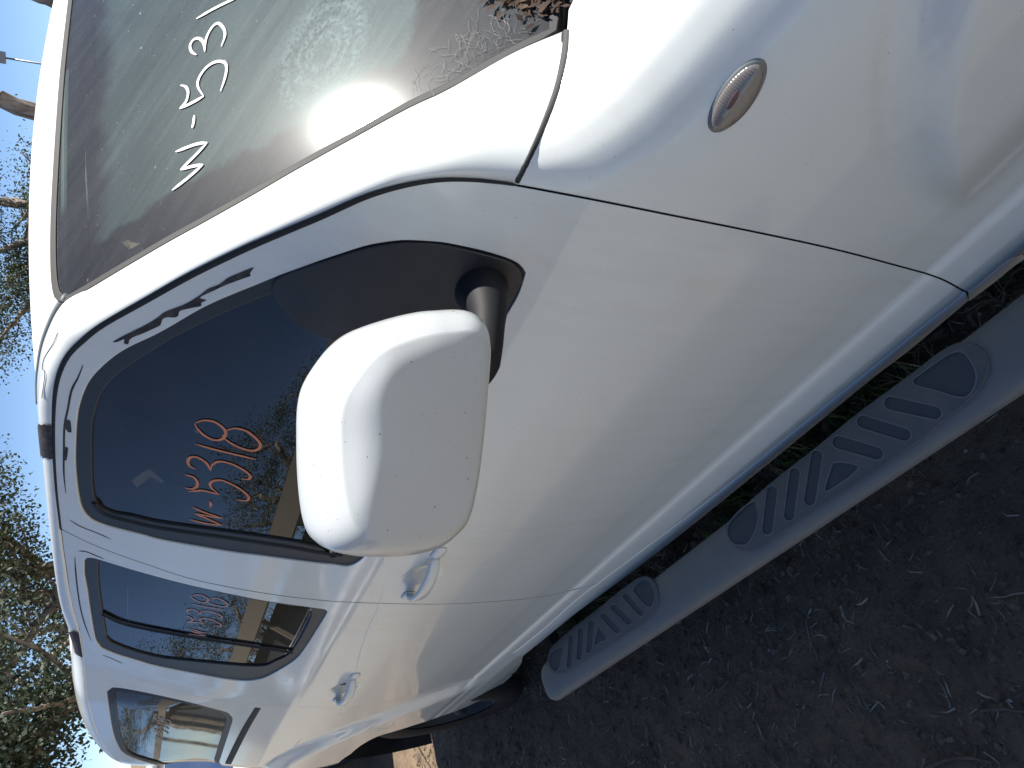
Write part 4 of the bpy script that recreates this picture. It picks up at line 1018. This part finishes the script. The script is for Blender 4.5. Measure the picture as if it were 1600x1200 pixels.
gum('gum_tree', at_head(300, 21), [(P_(300,0,[(0,0),(.1,1.5),(.25,3.2),(.5,4.6),(.9,6.6,.4)]), .30,.10), (P_(300,0,[(.05,.6),(-.15,2.0),(-.25,3.3),(-.2,4.4),(-.5,6.2)]), .24,.09), (P_(300,0,[(-.2,2.9),(-.9,3.5,.3),(-1.7,4.0,.4),(-2.4,4.9)]), .12,.04), (P_(300,0,[(.3,3.3),(.9,3.9),(1.5,4.6),(2.3,5.4)]), .12,.04)],
    cw_(300, [((-1.4,4.6),(1.3,1.2,.75),20), ((1.6,4.5),(.9,1.0,.7),16), ((2.4,5.0),(1.1,1.2,.9),16), ((0,6.6),(2.6,2.4,1.5),30), ((-2.6,5.4),(1.4,1.5,1.0),20), ((.2,4.9),(1.3,1.2,.6),14)]), 24000, leaf1,
    'gum tree with two thick leaning stems rising behind the rear of the van roof', 3)
gum('gum_tree', at_head(75, 15), [(P_(75,0,[(1.2,0),(.9,1.4),(.35,2.5),(-.25,3.1),(-.9,3.6),(-1.6,4.4)]), .24,.09), (P_(75,0,[(.45,2.35),(.6,3.0),(.45,3.6),(.75,4.4)]), .10,.03), (P_(75,0,[(-.1,3.0),(.1,3.5),(.5,3.8),(.8,4.6)]), .08,.025)],
    cw_(75, [((.1,3.55),(1.0,.9,.5),20), ((.9,4.3),(.9,.9,.7),18), ((-1.3,4.6),(1.2,1.2,.8),20), ((.5,2.7),(.6,.6,.35),12), ((-.4,3.0),(.7,.7,.4),10)]), 22000, leaf2,
    'gum tree with a pale limb leaning away beside the tail of the van', 5)
gum('gum_tree', at_head(820, 27), [(P_(820,0,[(.3,0),(.5,2),(.8,3.6),(.95,5.2),(1.4,7.6)]), .26,.12), (P_(820,0,[(.6,2.6),(0,3.8),(-.5,5.0),(-1.2,6.4)]), .16,.05), (P_(820,0,[(.5,2.2),(-.8,3.4),(-1.9,4.2),(-3.0,5.0)]), .14,.05)],
    cw_(820, [((-1.6,4.0),(1.6,1.2,.8),30), ((.9,3.9),(1.0,1.0,.6),16), ((-2.6,5.4),(1.4,1.4,.7),18), ((.4,5.8),(.9,.9,.7),12)]), 22000, leaf1,
    'dark bushy gum tree behind the front of the van roof', 8)
gum('gum_tree', at_head(1006, 19), [(P_(1006,0,[(-.25,0),(-.1,2.0),(0,3.4),(.22,4.6),(.5,6.4),(.6,8.5)]), .21,.13), (P_(1006,0,[(.4,6.0),(1.2,7.2),(2.2,8.4)]), .10,.04), (P_(1006,0,[(.45,6.4),(-.4,7.6),(-1.4,8.8)]), .10,.04)],
    cw_(1006, [((1.8,9.0),(1.6,1.6,1.0),18), ((-1.2,9.3),(1.6,1.6,1.0),18), ((.4,10.2),(1.8,1.8,.9),14)]), 7000, leaf1,
    'tall bare gum trunk without low branches behind the windscreen top', 11, minz=6.2)
gum('gum_tree', at_head(1180, 17), [(P_(1180,0,[(0,0),(-.05,2.0),(0,3.2),(-.02,3.85),(-.3,4.5),(-.9,5.6)]), .15,.07), (P_(1180,0,[(0,3.4),(.14,4.0),(.5,4.7),(1.2,5.9)]), .11,.05), (P_(1180,0,[(.05,3.7),(.5,4.15),(1.0,4.35),(1.9,4.9)]), .06,.025)],
    cw_(1180, [((-1.2,6.8),(1.3,1.3,.9),16), ((1.5,6.6),(1.3,1.3,.9),16)]), 6000, leaf2,
    'slim gum tree forking just above the windscreen end of the roof', 14, minz=5.2)
# a row further off, and trees across the yard that the windows mirror
proto = None
spots = [(-24,-14,1.0,'gum tree standing beyond the long shed, nearest to its corner'),(-36,-19,1.2,'gum tree far down the yard behind the shed roof'),(-13,-21,1.1,'spreading gum tree across the yard to the side of the van'),(-5,-24,1.3,'tall gum tree across the yard opposite the front door'),
         (5,-20,1.05,'gum tree across the yard ahead of the van nose'),(-47,3,1.1,'distant gum tree in line behind the tail'),(-44,14,1.2,'distant gum tree past the light pole, left of it'),(14,-14,1.15,'gum tree standing off beyond the front bumper'),(-46,-11,1.1,'gum tree beyond the far end of the shed, left of the gap'),(-53,-18,1.25,'tall gum tree furthest beyond the end of the shed'),(-38,-5.5,.95,'smaller gum tree out in the open yard before the shed end'),(-20,-27,1.3,'gum tree at the back fence line of the yard')]
for i, (x, y, sc, lb) in enumerate(spots):
    if proto is None:
        proto = gum('gum_tree', v3(x, y, 0), [([v3(0,0,0),v3(.2,.1,2.2),v3(.1,.3,4.2),v3(.6,.2,6.4)],.30,.12), ([v3(.1,.2,2.4),v3(-1.0,.4,4.0),v3(-1.9,.2,5.8)],.16,.06), ([v3(.15,.2,3.0),v3(1.2,-.6,4.6),v3(2.2,-.9,6.2)],.15,.05)],
            [(v3(0,0,7.0),(2.6,2.6,1.3),30), (v3(-2.2,.4,5.6),(1.6,1.7,1.1),20), (v3(2.3,-.8,6.0),(1.7,1.7,1.1),20), (v3(0,.8,4.6),(1.6,1.8,.9),14)], 9000, leaf1, lb, 21, 'gum trees round the yard'); t = proto
    else:
        t = proto.copy(); C.objects.link(t); t['label'] = lb; t.location = (x, y, 0)
        for ch in list(proto.children): c = ch.copy(); C.objects.link(c); c.parent = t
    t.rotation_euler = (0, 0, i*1.9); t.scale = (sc, sc, sc*(1+.08*(i % 3)))

# light pole
steel = mat('galvanised_steel', (.30,.31,.32), .5, .5, metal=.6)
b = at_head(1079, 44); lp = empty('light_pole', b, label='thin steel light pole with a square floodlight, behind the roof', category='light pole')
mb = MB(); mb.tube([(0,0,0),(0,0,3.5),(0,0,6.75)], [.07,.055,.04], 12); mb.build('pole', steel, lp)
a = across(1079)
mb = MB(); mb.add([tuple(a*sx*.26+Vector((0,0,6.60+sz))+Vector((-a.y,a.x,0))*sy*.14) for sx in (-1,1) for sy in (-1,1) for sz in (0,.46)], [(0,1,3,2),(4,6,7,5),(0,4,5,1),(2,3,7,6),(0,2,6,4),(1,5,7,3)]); hd_ = mb.build('lamp_head', steel, lp, smooth=False)
mb = MB(); mb.tube([tuple(Vector((0,0,6.9))), tuple(a*.34+Vector((0,0,7.0))), tuple(a*.4+Vector((0,0,7.16)))], .03, 6); mb.build('bracket', steel, lp)

# long shed across the yard (mirrored in the side glass)
shed = empty('shed', (-30, -10, 0), label='long low shed with beige fascia across the yard, mirrored in the windows', category='shed')
fas = mat('beige_fascia', (.27,.24,.195), .7, .2); wallm = mat('grey_shed_wall', (.13,.135,.14), .7, .3)
v = coords(wallm); wv = N(wallm, 'ShaderNodeTexWave'); wv.inputs['Scale'].default_value = 2.2; L(wallm, v, wv.inputs['Vector']); bump(wallm, wv.outputs['Fac'], .6, .03)
rfm = mat('shed_roof_sheet', (.30,.29,.27), .6, .4)
mb = MB(); mb.box((-13,-5,0),(22,-.1,3.0)); mb.build('wall', wallm, shed, smooth=False)
mb = MB(); mb.box((-13.6,1.35,2.95),(22.6,1.5,3.55)); mb.build('fascia', fas, shed, smooth=False)
mb = MB(); mb.add([(-13.7,1.45,3.5),(22.7,1.45,3.5),(22.7,-5.3,4.3),(-13.7,-5.3,4.3),(-13.7,1.45,3.56),(22.7,1.45,3.56),(22.7,-5.3,4.36),(-13.7,-5.3,4.36)], [(0,3,2,1),(4,5,6,7),(0,1,5,4),(1,2,6,5),(2,3,7,6),(3,0,4,7)]); mb.build('roof', rfm, shed, smooth=False)
for x in range(-10, 23, 4):
    mb = MB(); mb.box((x-.06,1.2,0),(x+.06,1.32,2.95)); mb.build('post', fas, shed, smooth=False)
for x in (-9, 0, 9, 16):
    mb = MB(); mb.box((x-1.4,-.1,.02),(x+1.4,-.04,2.5)); mb.build('roller_door', mat('roller_door_paint', (.33,.34,.33), .5, .4) if 'roller_door_paint' not in MATS else MATS['roller_door_paint'], shed, smooth=False)

# other cars in the yard
def yard_car(name, loc, rz, body, label, cat, prof, roofp, wx, width=.86, first=None):
    t = empty(name, loc); t.rotation_euler = (0, 0, rz); tag(t, label, cat)
    secs = []
    for f, yo in ((0, 1.), (.0, .985), (.35, .93)):
        pass
    # lower body: side profile swept across with rounded flanks
    rows = []
    for k, (yy, sh) in enumerate([(-width, .10), (-width*.985, .03), (-width*.9, 0), (0, -.01), (width*.9, 0), (width*.985, .03), (width, .10)]):
        rows.append([(x*(1-.02*abs(yy/width)), yy, z-(sh if z > .5 else -sh*.3)) for x, z in prof])
    rows = np.array(rows); r, c = rows.shape[:2]; V = rows.reshape(-1,3); F = [(i*c+j, (i+1)*c+j, (i+1)*c+(j+1)%c, i*c+(j+1)%c) for i in range(r-1) for j in range(c)] + [tuple(range(c))[::-1], tuple((r-1)*c+j for j in range(c))]
    mesh('body', V, F, body, t)
    n = len(roofp); V = []
    for s_, wf in ((-1, 1), (1, 1)):
        for x, z in roofp: V.append((x, s_*(width*.93 - (z-.9)*.32), z))
    F = [(j, j+1, n+j+1, n+j) for j in range(n-1)]
    mesh('cabin_glass', V, F+[tuple(range(n))[::-1], tuple(range(n, 2*n))], tint, t, smooth=False)
    zt = max(z for x, z in roofp); tops = [(x, z) for x, z in roofp if z > zt-.08]
    mb = MB(); x0, x1 = min(x for x, z in tops), max(x for x, z in tops); hw = width*.93-(zt-.9)*.32+.02; mb.box((x0-.02,-hw,zt-.04),(x1+.02,hw,zt+.015)); mb.build('roof', body, t)
    for (xa, za), (xb, zb) in zip(roofp[:-1], roofp[1:]):
        if abs(za-zb) > .15:
            for s_ in (-1, 1):
                ya, yb = [s_*(width*.93-(z-.9)*.32+.005) for z in (za, zb)]; mb = MB(); mb.tube([(xa,ya,za),(xb,yb,zb)], .035, 8); mb.build('pillar', body, t)
    for x in wx:
        for s_ in (-1, 1):
            w_ = empty('wheel', (x, s_*(width-.10), .33)); w_.parent = t; w_.scale = (.95,.85,.95)
            if s_ > 0: w_.rotation_euler = (0,0,math.pi)
            mesh('tyre', tv, tf, tyre_m, w_); mesh('hub', rv, rf, chrome, w_)
    x0 = max(x for x, z in prof)
    for s_ in (-1, 1):
        mb = MB(); mb.box((x0-.10, s_*width*.72-.14, .60),(x0-.005, s_*width*.72+.14, .74)); mb.build('headlight', lampm, t, smooth=False)
    mb = MB(); mb.box((x0-.06,-.4,.42),(x0+.012,.4,.56)); mb.build('grille', blackp, t, smooth=False)
    return t
hatch = [(2.05,.30),(2.12,.45),(2.08,.72),(1.9,.84),(1.0,.95),(-.2,.97),(-1.8,.98),(-2.02,.90),(-2.08,.5),(-2.0,.30)]
hroof = [(1.05,.95),(.35,1.42),(.05,1.47),(-1.2,1.46),(-1.6,1.38),(-1.95,.96)]
silver = mat('silver_car_paint', (.45,.46,.47), .35, .5, coat=.8, metal=.3); white2 = mat('plain_white_paint', (.72,.72,.71), .4, .5, coat=.6)
redp = mat('dark_red_paint', (.18,.02,.02), .4, .5, coat=.6)
yard_car('parked_car', (-7.6, .25, 0), 0, white2, 'white hatchback parked nose-in behind the tail of the van', 'car', hatch, hroof, (1.35,-1.3))
ute = [(2.4,.34),(2.45,.5),(2.4,.84),(2.1,.95),(1.2,1.02),(.2,1.04),(-.6,1.04),(-.62,.98),(-2.4,.98),(-2.45,.5),(-2.4,.40)]
yard_car('parked_ute', (-11.2, -6.2, 0), R(168), white2, 'white pickup parked in front of the long shed', 'pickup', ute, [(1.2,1.02),(.75,1.5),(.5,1.56),(-.3,1.55),(-.58,1.04)], (1.5,-1.5))
yard_car('parked_car', (-16.5, -6.0, 0), R(12), silver, 'silver hatchback parked by the shed beyond the pickup', 'car', hatch, hroof, (1.35,-1.3))
yard_car('parked_car', (-6.2, -8.2, 0), R(95), redp, 'dark red hatchback parked across the yard from the van', 'car', hatch, hroof, (1.35,-1.3))

# ---- litter, twigs, weeds
def litter(name, n, region, ln, wd, m, label, seed, tall=.2, curve=.3, dens=None):
    rnd = random.Random(seed); V = []; F = []
    c = 0
    while c < n:
        x = rnd.uniform(region[0], region[1]); y = rnd.uniform(region[2], region[3])
        if dens and rnd.random() > dens(x, y): continue
        c += 1
        a = rnd.uniform(0, 6.28); l = rnd.uniform(*ln); w_ = l*rnd.uniform(*wd); z = ground_h(x, y)+.002+rnd.uniform(0,.006)
        d = Vector((math.cos(a), math.sin(a), rnd.uniform(-.3,1)*tall)); s_ = Vector((-math.sin(a), math.cos(a), rnd.uniform(-.4,.4))); p = Vector((x, y, z))
        bend = Vector((-math.sin(a), math.cos(a), .3))*l*rnd.uniform(-curve, curve); k = len(V)
        q = [p, p+d*l*.5+bend*.5, p+d*l]
        V += [q[0]-s_*w_*.5, q[0]+s_*w_*.5, q[1]+s_*w_*.5, q[1]-s_*w_*.5+Vector((0,0,w_*.3)), q[2]]; F += [(k,k+1,k+2,k+3), (k+3,k+2,k+4)]
    return tag(mesh(name, V, F, m, smooth=False), label, kind='stuff')
def cm(name, a, b): 
    m = mat(name, a, .85, .2); v = coords(m); L(m, mixc(m, ramp(m, nz(m, v, 23, 3, .7), [(.35,0.),(.65,1.)]), a, b), P(m).inputs['Base Color']); return m
REG = (-5.2,-.25,-2.5,-.45)
patchy = lambda x, y: .25+.75*max(0, min(1, .5+mnoise.noise(Vector((x*2.2, y*2.2, 5)))*1.5))
litter('bark_chips', 9000, REG, (.008,.028), (.3,.7), cm('dark_bark_chip', (.075,.058,.043), (.19,.146,.105)), 'dark bark chips scattered over the dirt', 1, .25, .2)
litter('dry_straw', 4200, REG, (.012,.050), (.05,.12), cm('pale_straw', (.17,.15,.115), (.40,.35,.27)), 'short pale bits of dry straw on the dirt', 2, .25, .35, patchy)
litter('fallen_leaves', 800, REG, (.018,.045), (.22,.4), cm('dead_leaf', (.07,.055,.042), (.17,.14,.11)), 'small dead brown leaves lying on the dirt', 3, .15, .4, patchy)
litter('pale_pebbles', 260, REG, (.004,.010), (.8,1.2), cm('pale_grit', (.20,.19,.17), (.38,.36,.33)), 'tiny pale grit among the bark chips', 4, .5, .1)
def gpt(px, lift=0.):
    d = rays([px])[0]; p = CAM+d*(-(CAM[2]-.004)/d[2]); return Vector((p[0], p[1], ground_h(p[0], p[1])+.004+lift))
twm = cm('dead_twig', (.10,.075,.055), (.17,.135,.10)); twm2 = cm('grey_twig', (.13,.12,.105), (.22,.20,.18))
for px, r_, m, lb in [
    ([(1290,800),(1283,812),(1262,818),(1256,812),(1266,805),(1258,822),(1262,850),(1270,872),(1285,888)], .0032, twm, 'curled twig with a loop at its end, on the dirt outside the front tread pad'),
    ([(1268,752),(1278,775),(1283,800),(1284,830)], .0018, twm2, 'thin straight grey twig just outward of the curled looped twig'),
    ([(1264,965),(1268,1000),(1276,1030),(1255,1048),(1232,1052)], .0022, twm2, 'thin hooked twig lying on bare dirt below the side step'),
    ([(1288,1050),(1283,1070),(1278,1092)], .003, twm2, 'short stout pale twig beside the thin hooked twig'),
    ([(1445,1200),(1480,1186),(1515,1183),(1552,1190)], .006, twm, 'thick reddish root piece at the outer corner of the picture'),
    ([(1535,1108),(1570,1106),(1600,1110),(1620,1108)], .005, twm, 'straight brown stick on the dirt farthest out from the step'),
    ([(1300,1142),(1312,1152),(1320,1140)], .0022, twm, 'small bent brown twig near the thick root piece'),
    ([(1468,1062),(1480,1082),(1490,1108)], .0025, twm2, 'slender twig between the looped twig and the outermost stick'),
    ([(1438,755),(1455,752),(1470,754)], .002, twm, 'short twig close against the outer edge of the side step'),
    ([(1550,960),(1560,975),(1558,990)], .003, twm2, 'forked stub of twig on the dirt level with the front tread pad')]:
    mb = MB(); c = [tuple(gpt(p, r_)) for p in px]; mb.tube(cr3(c, 4), list(np.linspace(r_, r_*.5, (len(c)-1)*4+1)), 7); tag(mb.build('twig', m), lb, 'twig')
# weeds and dry stalks under the sill
def weeds(name, n, region, h, m, label, seed, spread=.5, wdt=.003):
    rnd = random.Random(seed); V = []; F = []
    for _ in range(n):
        cx, cy = rnd.uniform(region[0], region[1]), rnd.uniform(region[2], region[3])
        if mnoise.noise(Vector((cx*4.5, cy*2, seed))) < -.02: continue
        for _ in range(rnd.randint(5, 12)):
            x, y = cx+rnd.gauss(0,.012), cy+rnd.gauss(0,.012); a = rnd.uniform(0,6.28); l = rnd.uniform(*h); sp_ = rnd.uniform(.1, spread)
            p = Vector((x,y,ground_h(x,y))); d = Vector((math.cos(a)*sp_, math.sin(a)*sp_, 1)).normalized(); s_ = Vector((-math.sin(a), math.cos(a), 0))*wdt
            q1 = p+d*l*.5; q2 = q1+(d+Vector((math.cos(a)*sp_, math.sin(a)*sp_, -.35))).normalized()*l*.5; k = len(V)
            V += [p-s_, p+s_, q1+s_, q1-s_, q2]; F += [(k,k+1,k+2,k+3),(k+3,k+2,k+4)]
    return tag(mesh(name, V, F, m, smooth=False), label, kind='stuff')
weeds('weeds', 520, (-2.9,-.45,-.96,-.45), (.04,.13), cm('weed_green', (.035,.06,.018), (.09,.12,.04)), 'low green weeds growing under the door sill', 5, .9)
weeds('dry_grass', 330, (-3.0,-.40,-1.0,-.45), (.05,.16), cm('dry_grass', (.14,.11,.075), (.26,.22,.15)), 'dry brown grass stalks between the sill and the step', 6, 1.2, .0016)
litter('leaf_litter', 700, (-3.0,-.4,-1.02,-.5), (.02,.06), (.12,.35), cm('brown_litter', (.08,.055,.04), (.19,.15,.11)), 'brown leaf litter heaped beneath the van sill', 7, .5, .4)
# dry leaves and stringy web caught at the foot of the windscreen
rnd = random.Random(9); V = []; F = []
for _ in range(230):
    px = (rnd.gauss(832, 30), rnd.gauss(-6, 16)); q, n_ = SCREEN.lift(SCREEN.ab(hit([px], SCREEN))); q = Vector(q[0]); n_ = Vector(n_[0])
    if q.y < -.735: continue
    a = rnd.uniform(0, 6.28); t1 = n_.orthogonal().normalized(); t2 = n_.cross(t1); d = t1*math.cos(a)+t2*math.sin(a)+n_*rnd.uniform(-.1,.5); s_ = n_.cross(d).normalized(); l = rnd.uniform(.006,.022); w_ = l*rnd.uniform(.10,.30); k = len(V); q = q+n_*.002
    V += [q, q+d*l*.5+s_*w_, q+d*l, q+d*l*.5-s_*w_]; F.append((k,k+1,k+2,k+3))
tag(mesh('dry_leaves', V, F, cm('rusty_leaf', (.030,.020,.016), (.095,.062,.044)), smooth=False), 'rusty dry leaves caught at the windscreen foot', kind='stuff')
mb = MB()
for _ in range(120):
    x = rnd.gauss(765, 60); y0_ = 110-(x-740)*.50; px = np.array([x, y0_-abs(rnd.gauss(0,34))-6]); a = rnd.uniform(0,6.28); pts = []
    for k in range(rnd.randint(3,7)): pts.append(tuple(px)); a += rnd.gauss(0,.55); px = px+np.array([math.cos(a), math.sin(a)])*rnd.uniform(3,9)
    h_ = hit(pts, SCREEN)
    if h_[:,1].min() < -.742: continue
    V_, N_ = SCREEN.lift(SCREEN.ab(h_)); ribbon(mb, V_+N_*.001, N_, .00036, True, .0002)
tag(mb.build('web_strands', cm('pale_fibre', (.16,.155,.15), (.38,.37,.355))), 'pale stringy web and fibres on the dusty windscreen foot', kind='stuff')
